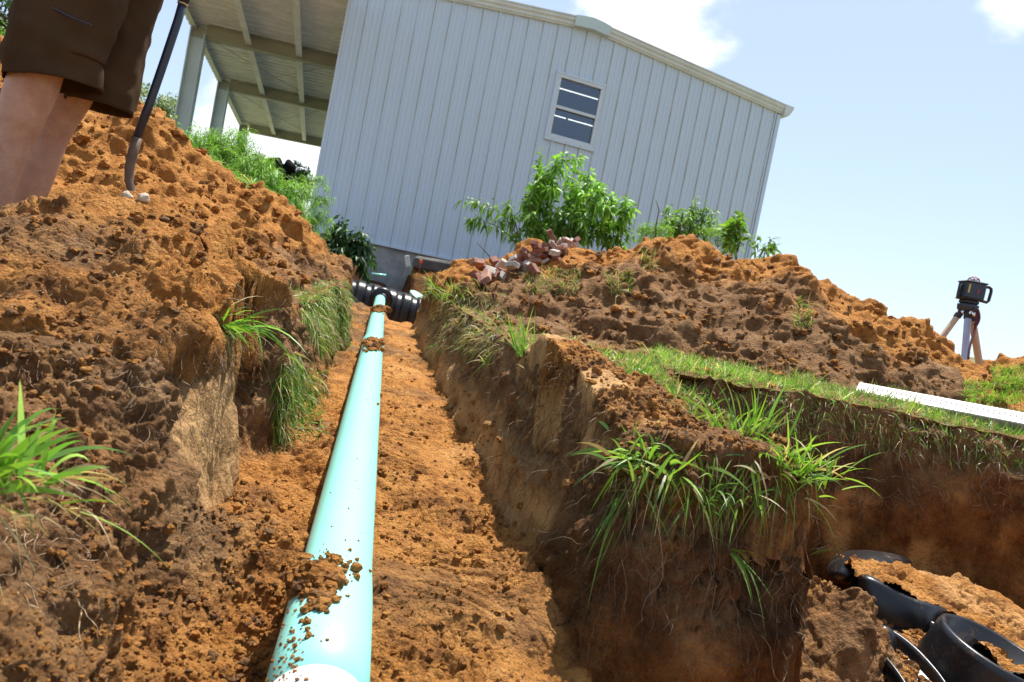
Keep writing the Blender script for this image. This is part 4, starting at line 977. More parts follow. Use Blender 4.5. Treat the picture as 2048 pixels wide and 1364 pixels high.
# ------------------------------------------------------------------ laser level on its tripod
NAVY = plain("navy_plastic", (.020, .035, .060), .45, var=.15); DARKR = plain("dark_rubber", (.018, .019, .022), .6); REDP = plain("red_plastic", (.30, .02, .03), .4)
ASHW = plain("ash_wood", (.44, .35, .26), .55, var=.12, vscale=12); ALU = plain("aluminium", (.36, .40, .50), .35, metal=.3); YEL = plain("yellow_sticker", (.45, .38, .10), .5); CHROME = plain("chrome", (.8, .8, .8), .15, metal=1)
YT = 6.0; hd = at(1936, 612, YT); tri = empty("laser_tripod", (hd[0], hd[1], g0(hd[0], hd[1]))); tag(tri, "wooden and aluminium survey tripod standing on the soil skyline at the right", "tripod")
m = MB(); m.lathe(hd - UZ * .055, UZ, [(0, .001), (0, .045), (.02, .075), (.055, .080), (.065, .078), (.066, .001)], 32); m.build("tripod_head", NAVY, tri, True)
zg = g0(hd[0], hd[1]) - .06
def leg(dx, dy, mt, w_, nm_="leg"):
    top = hd + np.array([dx * .085, dy * .085, -.035]); L = top[2] - zg; bot = np.array([top[0] + dx * L, top[1] + dy * L, zg])
    d = unit(bot - top); sd = unit(np.cross(d, UZ)); M3 = np.stack([sd, np.cross(d, sd), d], 1); mid = (top + bot) / 2; ln = np.linalg.norm(bot - top)
    m = MB(); m.box(top + d * (.03 + ln * .36), (w_, w_ * .62, ln * .68), M3, .006); o = m.build("leg", mt, tri)
    m = MB(); m.box(top + d * (ln * .82), (w_ * .62, w_ * .4, ln * .36), M3, .005); f = m.build("lower_leg", mt, tri); f.parent = o
    m = MB(); m.box(top + d * .06, (w_ + .012, w_ * .75, .05), M3, .006); m.box(top + d * .005, (w_ * .8, w_ * .8, .07), M3, .01); f = m.build("clamp", DARKR, tri); f.parent = o
    m = MB(); m.lathe(top + d * .028 - np.array([0, w_ * .42, 0]), np.array([0, -1.0, 0]), [(0, .016), (.016, .016), (.02, .001)], 14); f = m.build("wing_bolt", CHROME, tri); f.parent = o
leg(-.42, .05, ASHW, .055); leg(.47, .12, ASHW, .055); leg(-.10, -.38, ALU, .048)
m = MB(); f = np.linspace(0, 1, 14); pts = hd + np.stack([.005 - .10 * f + .01 * np.sin(f * 6), -.12 - .20 * f, -.05 - .42 * f], 1); m.tube(pts, .009, 6); pts2 = pts[::-1] + np.array([.02, -.01, -.0]); m.tube(hd + np.stack([.01 + .02 * np.sin(f * 3), -.11 - .02 * f, -.03 - .13 * f], 1), .016, 6); m.build("strap", plain("red_strap", (.07, .008, .015), .8), tri, True)
lv = empty("laser_level", tuple(hd + UZ * .015)); tag(lv, "dark blue rotating laser level mounted on the tripod", "laser level")
lc = hd + UZ * .115
m = MB(); m.box(lc + UZ * .01, (.160, .150, .145), None, .014); m.build("housing", NAVY, lv)
m = MB(); m.box(lc - UZ * .082, (.115, .115, .042), None, .012); m.build("base_plate", DARKR, lv)
m = MB(); m.box(lc + UZ * .080, (.168, .156, .014), None, .005); m.build("bumper", DARKR, lv); m = MB(); m.box(lc - UZ * .058, (.158, .156, .014), None, .006); m.build("bumper", DARKR, lv)
m = MB(); a = np.array([[.070, -.03, .062], [.120, -.03, .064], [.138, -.03, .054], [.143, -.03, .03], [.138, -.03, -.045], [.126, -.03, -.060], [.070, -.03, -.056]]); m.tube(lc + a, .0125, 10); m.build("handle", DARKR, lv, True)
m = MB(); a = np.array([[-.070, 0, .052], [-.086, 0, .05], [-.092, 0, .0], [-.088, 0, -.05], [-.070, 0, -.052]]); m.tube(lc + a, .009, 10); m.build("handle", DARKR, lv, True)
m = MB(); m.lathe(lc + UZ * .087, UZ, [(0, .030), (.022, .030), (.026, .024), (.034, .022), (.036, .001)], 24); m.build("rotor", plain("rotor_glass", (.55, .60, .70), .2), lv, True)
m = MB()
for an in (0, 1.05, 2.1):
    th = np.linspace(0, math.pi, 12); m.tube(lc + UZ * .085 + np.stack([np.cos(th) * .050 * math.cos(an), np.cos(th) * .050 * math.sin(an), np.sin(th) * .045], 1), .0042, 6)
m.build("cage", REDP, lv, True)
m = MB(); m.box(lc + np.array([.010, -.0758, .006]), (.012, .002, .040), None); m.build("red_mark", REDP, lv)
m = MB(); m.box(lc + np.array([-.066, -.0758, .020]), (.014, .002, .072), None); m.build("sticker", YEL, lv)
# ------------------------------------------------------------------ grade rod lying on the grass
A_ = at(1714, 773, 3.50); B_ = at(2048, 836, 3.10); rd = unit(B_ - A_); B_ = A_ + rd * 1.35
rod = empty("grade_rod", tuple(A_)); tag(rod, "long white measuring rod with black ticks lying on the grass at the right edge", "measuring rod")
WROD = plain("rod_paint", (.56, .55, .50), .45, var=.06, vscale=20); RODS = plain("rod_side", (.36, .33, .28), .6, var=.25, vscale=25); INK = plain("black_ink", (.05, .05, .05), .6)
vn = unit(np.cross(rd, np.cross(unit(unit(np.array([-A_[0], -A_[1], 0])) * .75 + UZ), rd))); vn = vn if vn[2] > 0 else -vn; vs = np.cross(vn, rd); vs = vs if vs[1] > 0 else -vs
RM = np.stack([rd, vs, vn], 1); Lr = 1.35
m = MB(); m.box(A_ + rd * Lr / 2 - vn * .023, (Lr, .082, .046), RM, .003); m.build("rod_body", WROD, rod)
m = MB(); m.box(A_ + rd * Lr / 2 - vn * .024 - vs * .0416, (Lr - .01, .0015, .038), RM); m.build("grey_side", RODS, rod)  # darker grey strip along one side of the rod
m = MB(); k = 0; t_ = .05
while t_ < Lr - .01:
    ln = .034 if k % 5 == 0 else .022; m.box(A_ + rd * t_ + vn * .0012 + vs * (.020 - ln / 2), (.0065, ln, .0016), RM); t_ += .0205; k += 1
m.build("tick_marks", INK, rod)
def text_mesh(txt, size):
    c = bpy.data.curves.new("t", 'FONT'); c.body = txt; c.size = size; c.align_x = 'CENTER'; o = bpy.data.objects.new("t", c); col.objects.link(o)
    bpy.context.view_layer.update(); me = bpy.data.meshes.new_from_object(o.evaluated_get(bpy.context.evaluated_depsgraph_get())); V = np.array([v.co[:] for v in me.vertices]); F = [list(p.vertices) for p in me.polygons]
    bpy.data.objects.remove(o); return V, F
for i in range(12):
    m = MB()
    V, F = text_mesh(str(i % 10), .034); tri_ = [[f[0], f[j], f[j + 1]] for f in F for j in range(1, len(f) - 1)]
    P_ = A_ + rd * (.05 + .102 * i + .02) + vn * .0014 - vs * .034; m.add(P_ + V[:, :1] * rd + V[:, 1:2] * vs, (), tri_); m.build("numeral", INK, rod)

# ------------------------------------------------------------------ bricks, debris and small things
BRK = [plain("brick_red", (.19, .075, .05), .85, var=.3, vscale=30, bump=.002), plain("brick_pale", (.33, .18, .13), .85, var=.3, vscale=30, bump=.002), plain("brick_mortar", (.38, .34, .30), .9, var=.25, vscale=30, bump=.002)]
rb = random.Random(4); nb_ = 0
blab = {0: "broken red brick in the rubble pile by the wall", 1: "broken pale pinkish brick in the rubble pile by the wall", 2: "grey mortar-covered brick in the rubble pile by the wall"}
protos = []
for kind in range(3):
    m = MB(); m.box(np.zeros(3), (.20, .095, .065), None, .006); m.v[-1] = m.v[-1] * (1 + .06 * np.array([[rb.uniform(-1, 1) for _ in range(3)] for _ in range(len(m.v[-1]))])); o = m.build("brick", BRK[kind]); protos.append(o)
first = [True] * 3
bpos = {0: "at the low left end of the rubble pile", 1: "in the middle of the rubble pile", 2: "at the upper right end of the rubble pile"}
bkind = {0: "broken red brick", 1: "broken pale pinkish brick", 2: "grey mortar-covered brick"}
for i in range(64):
    f = rb.random(); px = 945 + 205 * f; py = np.interp(px, [945, 1000, 1060, 1110, 1150], [552, 545, 520, 500, 500]) + rb.uniform(-16, 22)
    h_, hn_ = hit(px, py, 9)
    if h_ is None or h_[1] < 4.5: h_ = at(px, py, 6.3)
    kind = rb.choice([0, 0, 0, 1, 1, 2]); o = protos[kind] if first[kind] else protos[kind].copy()
    if not first[kind]: col.objects.link(o)
    first[kind] = False
    o.location = (h_[0], h_[1] - .03, h_[2] + rb.uniform(-.02, .07)); o.rotation_euler = (rb.uniform(-.9, .9), rb.uniform(-.9, .9), rb.uniform(0, 6.3)); sc_ = rb.uniform(.35, .66); o.scale = (sc_ * rb.uniform(.5, 1), sc_, sc_)
    w3 = min(2, int(f * 3)); tag(o, bkind[kind] + " " + bpos[w3], "brick", ["red", "pale", "mortar"][kind] + " bricks " + ["at the low end", "in the middle", "at the upper end"][w3] + " of the rubble")
# the rubble rests on a low bank of soil darkened by painted building shade
build_heap("dirt_heap", "low dark bank of soil under the brick rubble by the building", (-1.3, 1.6, 6.2, 8.6), .02,
           [([pt(930, 575, 7.6), pt(1000, 545, 7.5), pt(1060, 520, 7.3), pt(1150, 495, 7.2), pt(1250, 500, 7.2)], .55, .10)], lambda P, k: .3 + .3 * fbm(P * 3, 600, 2), 600, big=1.0, moist_shade=.7)
c0 = at(835, 553, 10.9); zf = at(850, 522, 11.2)[2]
build_heap("dirt_heap", "dark reddish heap of soil against the foundation behind the far tank", (-2.6, .8, 9.3, 12.8), .03,
           [([pt(790, 560, 11.2), pt(830, 536, 11.6), pt(880, 526, 11.8), pt(940, 532, 11.8), pt(1000, 530, 11.8)], .55, .15)], lambda P, k: .75 + .3 * fbm(P * 3, 610, 2), 610, big=1.0, moist_shade=.95)  # shadow of the building is painted into this heap's colour
m = MB(); pa = at(878, 534, 11.7); m.box(pa, (.80, .45, .26), np.stack([unit(HU + UZ * -.02), HN, UZ], 1), .05); m.v[-1] = m.v[-1] + .05 * np.stack([vnoise(m.v[-1] * 3 + k, 620) for k in (0, 9, 18)], 1)
tag(m.build("stone_slab", plain("grey_stone", (.10, .095, .09), .9, var=.4, vscale=5, bump=.01, bscale=12)), "grey weathered slab lying on the dark soil at the foundation", "slab")
m = MB(); p1, p2 = at(806, 556, 11.0), at(818, 516, 11.0); m.tube([p1, (p1 + p2) / 2 + [.01, 0, 0], p2], [.012, .01, .006], 7)
tag(m.build("wooden_stake", plain("stake_wood", (.35, .30, .25), .8)), "thin wooden stake leaning in front of the foundation", "stake")
m = MB(); p1 = at(815, 522, 10.5); m.box(p1, (.07, .015, .16), np.stack([unit(HU * .8 + UZ * .3), HN, unit(UZ * .9 - HU * .3)], 1), .004)
tag(m.build("tile_shard", plain("pale_tile", (.62, .62, .60), .5)), "pale broken tile shard beside the thin stake", "shard")
m = MB(); p1 = at(842, 523, 10.4); m.box(p1, (.05, .01, .05), BM, .003); m.tube([p1 - UZ * .16, p1 - UZ * .02], .003, 5)
tag(m.build("marker_flag", plain("orange_flag", (.85, .10, .02), .5)), "small orange marker flag near the grey slab", "flag")
m = MB(); p1 = at(758, 548, 10.0); m.tube([p1 - HU * .10 - UZ * .02, p1 + HU * .10], .018, 12); tag(m.build("pipe_offcut", TEAL, None, True), "short teal pipe offcut lying behind the far black tank", "pipe offcut")
# stones by the shovel
def stone(px, py, Y, s, lab, sd, rgb=(.41, .33, .25)):
    p = hit(px, py)[0]; p = at(px, py, Y) if p is None or abs(p[1] - Y) > .8 else p; V = ICO_V * (1 + .35 * vnoise(ICO_V * 1.3 + sd, sd)[:, None]) * np.array([1.1, .9, .8]) * s + p
    tag(mesh_np("stone", V, None, plain("stone_%s" % ("pale" if rgb[0] > .4 else "brown"), rgb, .9, var=.2, vscale=40, bump=.003), smooth=False, T=ICO_T), lab, "stone", "stones beside the shovel")
stone(254, 392, 2.33, .014, "pale stone just left of the shovel blade", 3); stone(288, 396, 2.36, .015, "pale stone just right of the shovel blade", 5)

# ------------------------------------------------------------------ shovel
YS = 2.36; sh = empty("shovel", tuple(at(270, 410, YS))); tag(sh, "long handled shovel stuck in the soil beside the person", "shovel")
FIB = plain("handle_fibreglass", (.022, .028, .050), .35, var=.1); STEEL = plain("worn_steel", (.11, .068, .045), .6, metal=.1, var=.3, vscale=30)
hp = [at(*q, YS) for q in ((268, 290), (300, 205), (330, 118), (356, 40), (366, 5), (395, -80), (430, -180))]
m = MB(); m.tube(hp[:5], [.0132] * 5, 16); m.build("handle", FIB, sh, True)
m = MB(); m.tube([hp[4], hp[5], hp[6]], [.0155] * 3, 16); m.build("grip", plain("grip_rubber", (.03, .025, .03), .7), sh, True)
m = MB(); m.tube([hp[4] - (hp[4] - hp[3]) * .12, hp[4] - (hp[4] - hp[3]) * .04], [.0163, .0163], 16); m.build("band", plain("brass_band", (.45, .36, .2), .4), sh, True)
sp_ = [at(*q, YS) for q in ((274, 275), (266, 305), (259, 335), (258, 362), (264, 385), (272, 405))]
m = MB(); m.tube(sp_, [.0158, .0158, .0150, .0138, .0125, .0105], 14); m.build("socket", STEEL, sh, True)
bt = at(272, 432, YS); V = []; bx_, bz_ = unit(np.array([.88, .45, 0])), unit(np.array([-.12, -.05, -1.0])); bn = np.cross(bx_, bz_)
for i in range(9):
    f = i / 8; hw = .105 * (1 - max(0, f - .45) ** 2 * 2.6)
    for j in range(9):
        g = j / 4 - 1; V.append(bt + bz_ * (.27 * f) + bx_ * hw * g + bn * (.025 * g * g - .004 * math.cos(g * 6)))
for v in list(V): V.append(v + bn * .003)
Q = [[i * 9 + j, i * 9 + j + 1, (i + 1) * 9 + j + 1, (i + 1) * 9 + j] for i in range(8) for j in range(8)]; Q += [[81 + q for q in reversed(a)] for a in Q]
m = MB(); m.add(V, Q); m.build("blade", STEEL, sh, True)

# ------------------------------------------------------------------ person
SKIN, t, b, out = material("skin"); pos = node(t, 'ShaderNodeNewGeometry').outputs['Position']
n = node(t, 'ShaderNodeTexNoise', {'Vector': pos, 'Scale': 18, 'Detail': 6, 'Roughness': .65}).outputs[0]
n2 = node(t, 'ShaderNodeTexNoise', {'Vector': pos, 'Scale': 260, 'Detail': 2}).outputs[0]
t.links.new(mixrgb(t, .25, ramp(t, n, [(.3, (.41, .205, .135)), (.7, (.56, .34, .24))]), ramp(t, n2, [(.3, (.5, .4, .35)), (.6, (1, 1, 1))]), 'MULTIPLY'), b.inputs['Base Color'])
b.inputs['Roughness'].default_value = .5; b.inputs['Subsurface Weight'].default_value = .15; b.inputs['Subsurface Radius'].default_value = (.02, .008, .004); b.inputs['Subsurface Scale'].default_value = .3
SHORTS = plain("brown_cloth", (.062, .038, .020), .95, spec=.08, var=.18, vscale=6, bump=.0016, bscale=380); HAIR = plain("hair", (.05, .03, .02), .7); SHIRT = plain("shirt_cloth", (.12, .13, .15), .9, var=.15); BOOT = plain("boot_leather", (.10, .06, .035), .7, var=.3); ZIP = plain("blue_zip", (.02, .03, .075), .5)
Y1, Y2 = 2.16, 2.40
def loft(mb_, rings, seg=20, caps=True):
    """rings: (centre, half width across x, half depth, tilt axis) joined into one closed tube"""
    V = []
    cs = [np.array(r[0], float) for r in rings]; tg = np.gradient(np.array(cs), axis=0)
    for (c, rx, ry), d in zip(rings, tg):
        d = unit(d); ex = unit(np.array([1.0, 0, 0]) - d * d[0]); ey = np.cross(d, ex)
        for k in range(seg):
            a = 2 * math.pi * k / seg; V.append(np.array(c) + ex * rx * math.cos(a) + ey * ry * math.sin(a))
    n_ = len(rings); Q = [[i * seg + k, i * seg + (k + 1) % seg, (i + 1) * seg + (k + 1) % seg, (i + 1) * seg + k] for i in range(n_ - 1) for k in range(seg)]
    T = []
    if caps:
        V.append(rings[0][0]); V.append(rings[-1][0]); e = n_ * seg
        for k in range(seg): T.append([e, k, (k + 1) % seg]); T.append([e + 1, (n_ - 1) * seg + (k + 1) % seg, (n_ - 1) * seg + k])
    mb_.add(np.array(V), Q, T)
pers = empty("person", tuple(at(30, 470, 2.25))); tag(pers, "person in brown shorts with bare calves standing on the left mound and holding the shovel", "person")
body = MB()
def legpts(Y, ankle, calf, kneeb, knee, mid, hip):
    return [at(x, y, Y) for x, y in (ankle, calf, kneeb, knee, mid, hip)]
def bleg(Y, P_):
    a, c, kb, k_, m_, h_ = P_
    loft(body, [(a - UZ * .10, .040, .046), (a - UZ * .04, .037, .042), (a, .039, .043), (a + (c - a) * .35, .047, .050), (a + (c - a) * .7, .058, .060), (c, .064, .064), (c + (kb - c) * .6, .058, .057), (kb, .063, .060), (k_, .070, .066), (k_ + (m_ - k_) * .5, .072, .070), (m_, .084, .080), (h_, .098, .092)])
    f = a - UZ * .13
    loft(body, [(f + [-.07, 0, -.0], .03, .035), (f + [-.03, 0, .0], .045, .042), (f + [.05, 0, -.01], .045, .045), (f + [.13, 0, -.03], .04, .045), (f + [.18, 0, -.035], .02, .03)])
legA = legpts(Y1, (-42, 480), (-4, 330), (40, 235), (66, 168), (100, 40), (140, -110)); legB = legpts(Y2, (36, 455), (72, 330), (112, 238), (138, 190), (185, 90), (225, -40))
bleg(Y1, legA); bleg(Y2, legB)
hipc = (legA[-1] + legB[-1]) / 2; pel = hipc + UZ * .06
tor = [(pel - UZ * .06, .12, .16), (pel + UZ * .03, .125, .175), (pel + np.array([.04, 0, .14]), .11, .155), (pel + np.array([.10, 0, .28]), .115, .17), (pel + np.array([.17, 0, .42]), .12, .20), (pel + np.array([.21, 0, .50]), .10, .19), (pel + np.array([.235, 0, .545]), .06, .09), (pel + np.array([.26, 0, .61]), .052, .055), (pel + np.array([.285, 0, .66]), .05, .05)]
loft(body, tor)
hc = pel + np.array([.33, 0, .76])
loft(body, [(hc + [-.03, 0, -.11], .05, .045), (hc + [.0, 0, -.085], .075, .06), (hc + [.0, 0, -.03], .095, .073), (hc + [-.005, 0, .03], .10, .077), (hc + [-.01, 0, .08], .085, .068), (hc + [-.012, 0, .115], .045, .04)])
loft(body, [(hc + [.085, 0, .015], .012, .010), (hc + [.112, 0, -.018], .016, .014), (hc + [.095, 0, -.035], .012, .014)])
for sy in (-1, 1): loft(body, [(hc + [-.01, sy * .070, -.025], .014, .008), (hc + [-.015, sy * .082, .0], .018, .010), (hc + [-.01, sy * .078, .028], .014, .008)])
shd = pel + np.array([.19, 0, .49]); grip1 = hp[6] - (hp[6] - hp[5]) * .1; grip2 = hp[5]
for sy, gp in ((-1, grip2), (1, grip1)):
    s0 = shd + [0, sy * .17, 0]; el = (s0 + gp) / 2 + np.array([-.02, sy * .10, -.10]); wr = gp + unit(el - gp) * .07
    loft(body, [(s0 - [0.02, sy * .02, -.01], .05, .05), (s0 + (el - s0) * .25, .050, .050), (s0 + (el - s0) * .6, .044, .044), (el, .038, .038), (el + (wr - el) * .3, .040, .038), (el + (wr - el) * .8, .028, .028), (wr, .026, .024), (gp + unit(el - gp) * .02, .035, .028)])
    hd_ = unit(hp[5] - hp[4]); out_ = unit(np.cross(hd_, unit(el - gp)))
    for j in range(4):
        c_ = gp + hd_ * (.021 * j - .032); th = np.linspace(0, 4.2 - .2 * j, 8); fr = unit(el - gp); fr = unit(fr - hd_ * (fr @ hd_))
        body.tube([c_ + (fr * math.cos(q) + out_ * math.sin(q)) * .030 for q in th], np.linspace(.0105, .0085, 8), 8)
    th = np.linspace(0, -2.2, 7); c_ = gp + hd_ * .045; body.tube([c_ + (fr * math.cos(q) + out_ * math.sin(q)) * .031 - hd_ * .006 * k for k, q in enumerate(th)], np.linspace(.012, .009, 7), 8)
bo = body.build("body", SKIN, pers, True)
rm = bo.modifiers.new("remesh", 'REMESH'); rm.mode = 'VOXEL'; rm.voxel_size = .0065; rm.use_smooth_shade = True
sm = bo.modifiers.new("smooth", 'SMOOTH'); sm.factor = .5; sm.iterations = 5
def cloth_tube(rings, seg=72, amp=.010, seed=1, freq=9):
    """an open sleeve of cloth with folds; returns V, Q"""
    cs = np.array([r[0] for r in rings]); f = np.linspace(0, 1, len(rings)); F = np.linspace(0, 1, 46)
    C_ = np.stack([np.interp(F, f, cs[:, i]) for i in range(3)], 1); RX = np.interp(F, f, [r[1] for r in rings]); RY = np.interp(F, f, [r[2] for r in rings])
    tg = unit(np.gradient(C_, axis=0)); V = []
    for c, rx, ry, d in zip(C_, RX, RY, tg):
        ex = unit(np.array([1.0, 0, 0]) - d * d[0]); ey = np.cross(d, ex)
        for k in range(seg):
            a = 2 * math.pi * k / seg; V.append(c + ex * rx * math.cos(a) + ey * ry * math.sin(a))
    V = np.array(V); N_ = unit(V - np.repeat(C_, seg, 0)); fo = amp * (1 - np.abs(vnoise(V * [freq * 1.6, freq, freq * .55] + seed, seed)) * 2) + amp * .6 * vnoise(V * freq * 2.7, seed + 1)
    V = V + N_ * fo[:, None]
    n_ = len(C_); return V, [[i * seg + k, i * seg + (k + 1) % seg, (i + 1) * seg + (k + 1) % seg, (i + 1) * seg + k] for i in range(n_ - 1) for k in range(seg)]
def hem(Y, *pp): return [at(x, y, Y) for x, y in pp]
sA = hem(Y1, (104, 168), (108, 110), (125, 40), (140, -40), (165, -130)); sB = hem(Y2, (200, 216), (212, 130), (222, 50), (235, -20), (250, -100))
m = MB(); V, Q = cloth_tube([(sA[0], .128, .105), (sA[1], .132, .105), (sA[2], .145, .110), (sA[3], .16, .12), (sA[4], .165, .13)], seed=3); m.add(V, Q)
V, Q = cloth_tube([(sB[0], .092, .105), (sB[1], .105, .110), (sB[2], .125, .11), (sB[3], .14, .12), (sB[4], .16, .13)], seed=9); m.add(V, Q)
V, Q = cloth_tube([(pel - UZ * .10, .15, .20), (pel - UZ * .02, .152, .21), (pel + UZ * .08, .145, .195)], seed=15, amp=.006); m.add(V, Q)
so = m.build("shorts", SHORTS, pers, True); sd_ = so.modifiers.new("thick", 'SOLIDIFY'); sd_.thickness = .004; sd_.offset = -1
zp = hem(Y1 - .105, (86, 4), (105, 15), (125, 26), (150, 38), (182, 50)); m = MB(); m.tube(zp, .0042, 6, flat=.6); m.build("zipper", ZIP, pers, True).parent = pers
m = MB(); V, Q = cloth_tube([(tor[1][0] - UZ * .02, .145, .20), (tor[2][0], .135, .185), (tor[3][0], .135, .19), (tor[4][0], .14, .215), (tor[5][0], .12, .205), (tor[6][0], .075, .10)], seed=21, amp=.006); m.add(V, Q)
for sy, gp in ((-1, grip2), (1, grip1)):
    s0 = shd + [0, sy * .17, 0]; el = (s0 + gp) / 2 + np.array([-.02, sy * .10, -.10]); V, Q = cloth_tube([(s0 - [0.0, sy * .06, 0], .075, .075), (s0, .07, .07), (s0 + (el - s0) * .75, .06, .06)], seed=25, amp=.004); m.add(V, Q)
m.build("shirt", SHIRT, pers, True)
V = ICO_V * np.array([.108, .084, .085]) + hc + [-.02, 0, .045]; mesh_np("hair", V - np.array(pers.location), None, HAIR, pers, True, T=ICO_T)
for a in (legA[0], legB[0]):
    f = a - UZ * .13; m = MB(); loft(m, [(f + [-.085, 0, -.0], .03, .035), (f + [-.04, 0, .0], .062, .052), (f + [.05, 0, -.01], .058, .053), (f + [.15, 0, -.025], .048, .052), (f + [.21, 0, -.03], .02, .03)]); m.build("boot", BOOT, pers, True)

# ------------------------------------------------------------------ plants
def stem_mesh(mb_, pts, r0, r1, seg=6): mb_.tube(pts, np.linspace(r0, r1, len(pts)), seg)
WOOD = plain("green_stem", (.16, .17, .07), .7, var=.25, vscale=20); BARK = plain("bark", (.13, .10, .075), .9, var=.35, vscale=9, bump=.01)
def plant(name, label, cat, stems, leaf_n, leaf_len, leaf_w, colf, seed, group=None, droop=.5, spread=.03, stem_mat=None, stem_r=.006, tipbias=.6, dirdown=.25, side_twigs=0, twig_len=.12, fold=.35):
    """stems: list of world polylines; leaves clustered along them"""
    r = np.random.default_rng(seed); e = empty(name, tuple(stems[0][0])); tag(e, label, cat, group); m = MB(); roots_, dirs_ = [], []
    for st in stems:
        st = np.array(st, float); f = np.linspace(0, 1, len(st)); F = np.linspace(0, 1, 10); P_ = np.stack([np.interp(F, f, st[:, i]) for i in range(3)], 1)
        stem_mesh(m, P_, stem_r, stem_r * .35)
        branches = [(P_, 1.0)]
        for _ in range(side_twigs):
            i = r.integers(3, 9); d = unit(r.normal(size=3) + np.array([0, 0, .35])); q = P_[i] + d * np.linspace(0, 1, 4)[:, None] * twig_len * r.uniform(.5, 1.2) - UZ * np.linspace(0, 1, 4)[:, None] ** 2 * twig_len * .15
            stem_mesh(m, q, stem_r * .4, stem_r * .15, 5); branches.append((q, .8))
        tot = sum(np.linalg.norm(b[-1] - b[0]) for b, _ in branches)
        for bpts, wt in branches:
            k = max(2, int(leaf_n * np.linalg.norm(bpts[-1] - bpts[0]) / tot)); u = r.random(k) ** tipbias; u = .12 + .88 * u
            f = np.linspace(0, 1, len(bpts)); p = np.stack([np.interp(u, f, bpts[:, i]) for i in range(3)], 1); along = unit(bpts[-1] - bpts[0])
            dd = unit(r.normal(size=(k, 3)) + along * .5 - UZ * dirdown); roots_.append(p + dd * spread * r.random((k, 1))); dirs_.append(dd)
    m.build("stem", stem_mat or WOOD, e, True)
    P_ = np.concatenate(roots_); D_ = np.concatenate(dirs_); n_ = len(P_)
    V, q, t, C = leaves(P_, D_, leaf_len * r.uniform(.5, 1.15, n_), leaf_w * r.uniform(.7, 1.15, n_), colf(P_, n_, r).clip(0, 1), droop=droop, fold=fold, r=r)
    o = mesh_np("foliage", V - np.array(e.location), q, LEAF, e, True, colors=C, T=t); return e
def cf(pal, jit=.22):
    pal = np.array(pal); return lambda P, n, r: pal[r.integers(0, len(pal), n)] * (1 + r.normal(size=(n, 1)) * jit).clip(.5, 1.6)
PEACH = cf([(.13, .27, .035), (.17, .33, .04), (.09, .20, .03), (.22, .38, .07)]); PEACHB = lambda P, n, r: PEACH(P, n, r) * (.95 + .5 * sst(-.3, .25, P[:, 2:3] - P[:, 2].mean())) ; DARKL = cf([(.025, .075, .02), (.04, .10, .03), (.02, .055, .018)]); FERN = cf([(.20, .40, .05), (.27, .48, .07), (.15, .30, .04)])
YP = 9.0
def W(pts, Y=YP): return [at(x, y, Y + (0 if len(q) < 3 else q[2])) for q in pts for x, y in [q[:2]]]
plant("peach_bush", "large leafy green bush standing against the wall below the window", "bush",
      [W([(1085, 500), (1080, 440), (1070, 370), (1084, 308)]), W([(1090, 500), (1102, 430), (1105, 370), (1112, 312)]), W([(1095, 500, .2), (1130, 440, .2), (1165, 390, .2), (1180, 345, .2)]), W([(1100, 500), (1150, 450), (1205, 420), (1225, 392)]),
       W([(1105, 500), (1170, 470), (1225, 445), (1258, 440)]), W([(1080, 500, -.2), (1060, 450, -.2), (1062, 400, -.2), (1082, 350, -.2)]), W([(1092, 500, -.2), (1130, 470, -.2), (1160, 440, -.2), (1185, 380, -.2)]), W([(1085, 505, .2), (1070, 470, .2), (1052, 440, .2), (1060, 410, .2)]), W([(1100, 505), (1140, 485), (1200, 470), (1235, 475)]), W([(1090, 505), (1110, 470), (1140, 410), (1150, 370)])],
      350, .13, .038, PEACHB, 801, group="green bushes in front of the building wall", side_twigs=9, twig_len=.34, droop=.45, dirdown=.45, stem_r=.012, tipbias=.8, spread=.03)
plant("peach_branch", "leaning leafy branch reaching left from the large bush", "bush", [W([(1045, 510, -.3), (1035, 470, -.3), (1005, 425, -.3), (965, 408, -.3), (935, 398, -.3)]), W([(1045, 500, -.3), (1000, 455, -.3), (960, 438, -.3), (932, 440, -.3)]), W([(1042, 490, -.3), (1030, 440, -.3), (1012, 405, -.3)])],
      85, .12, .030, PEACH, 802, group="green bushes in front of the building wall", side_twigs=5, twig_len=.16, droop=.7, dirdown=.9, stem_r=.009, tipbias=.9)
plant("leafy_bush", "rounded leafy bush right of the large bush, tallest on the right heap's skyline", "bush", [W([(1380, 480), (1385, 440), (1390, 398)], 8), W([(1375, 480), (1400, 440), (1412, 410)], 8), W([(1370, 480), (1350, 450), (1330, 430)], 8), W([(1385, 480), (1415, 460), (1425, 440)], 8), W([(1365, 480), (1360, 450), (1365, 428)], 8), W([(1370, 485), (1345, 465), (1322, 445)], 8)],
      150, .075, .026, PEACH, 803, group="green bushes in front of the building wall", side_twigs=7, twig_len=.2, stem_r=.008)
plant("feathery_weed", "bright feathery weed between the two leafy bushes", "weed", [W([(1300, 490), (1290 + 12 * k, 465), (1278 + 14 * k, 445 + 5 * abs(k - 2))], 7.6) for k in range(5)], 300, .05, .006, FERN, 804, group="feathery weeds round the heaps", side_twigs=6, twig_len=.14, stem_r=.004)
plant("feathery_weed", "feathery weed just right of the rounded leafy bush", "weed", [W([(1435, 495), (1425 + 12 * k, 470), (1420 + 13 * k, 445 + 8 * abs(k - 2))], 7.4) for k in range(4)], 240, .05, .006, FERN, 805, group="feathery weeds round the heaps", side_twigs=6, twig_len=.14, stem_r=.004)
plant("curled_leaf_plant", "upright plant with large curled leaves near the building's right corner", "plant", [W([(1470, 505), (1468, 470), (1476, 430)], 7), W([(1475, 505), (1482, 475), (1470, 445)], 7), W([(1470, 505), (1462, 480), (1455, 460)], 7)], 42, .13, .055, PEACH, 806, stem_r=.006, droop=.4)
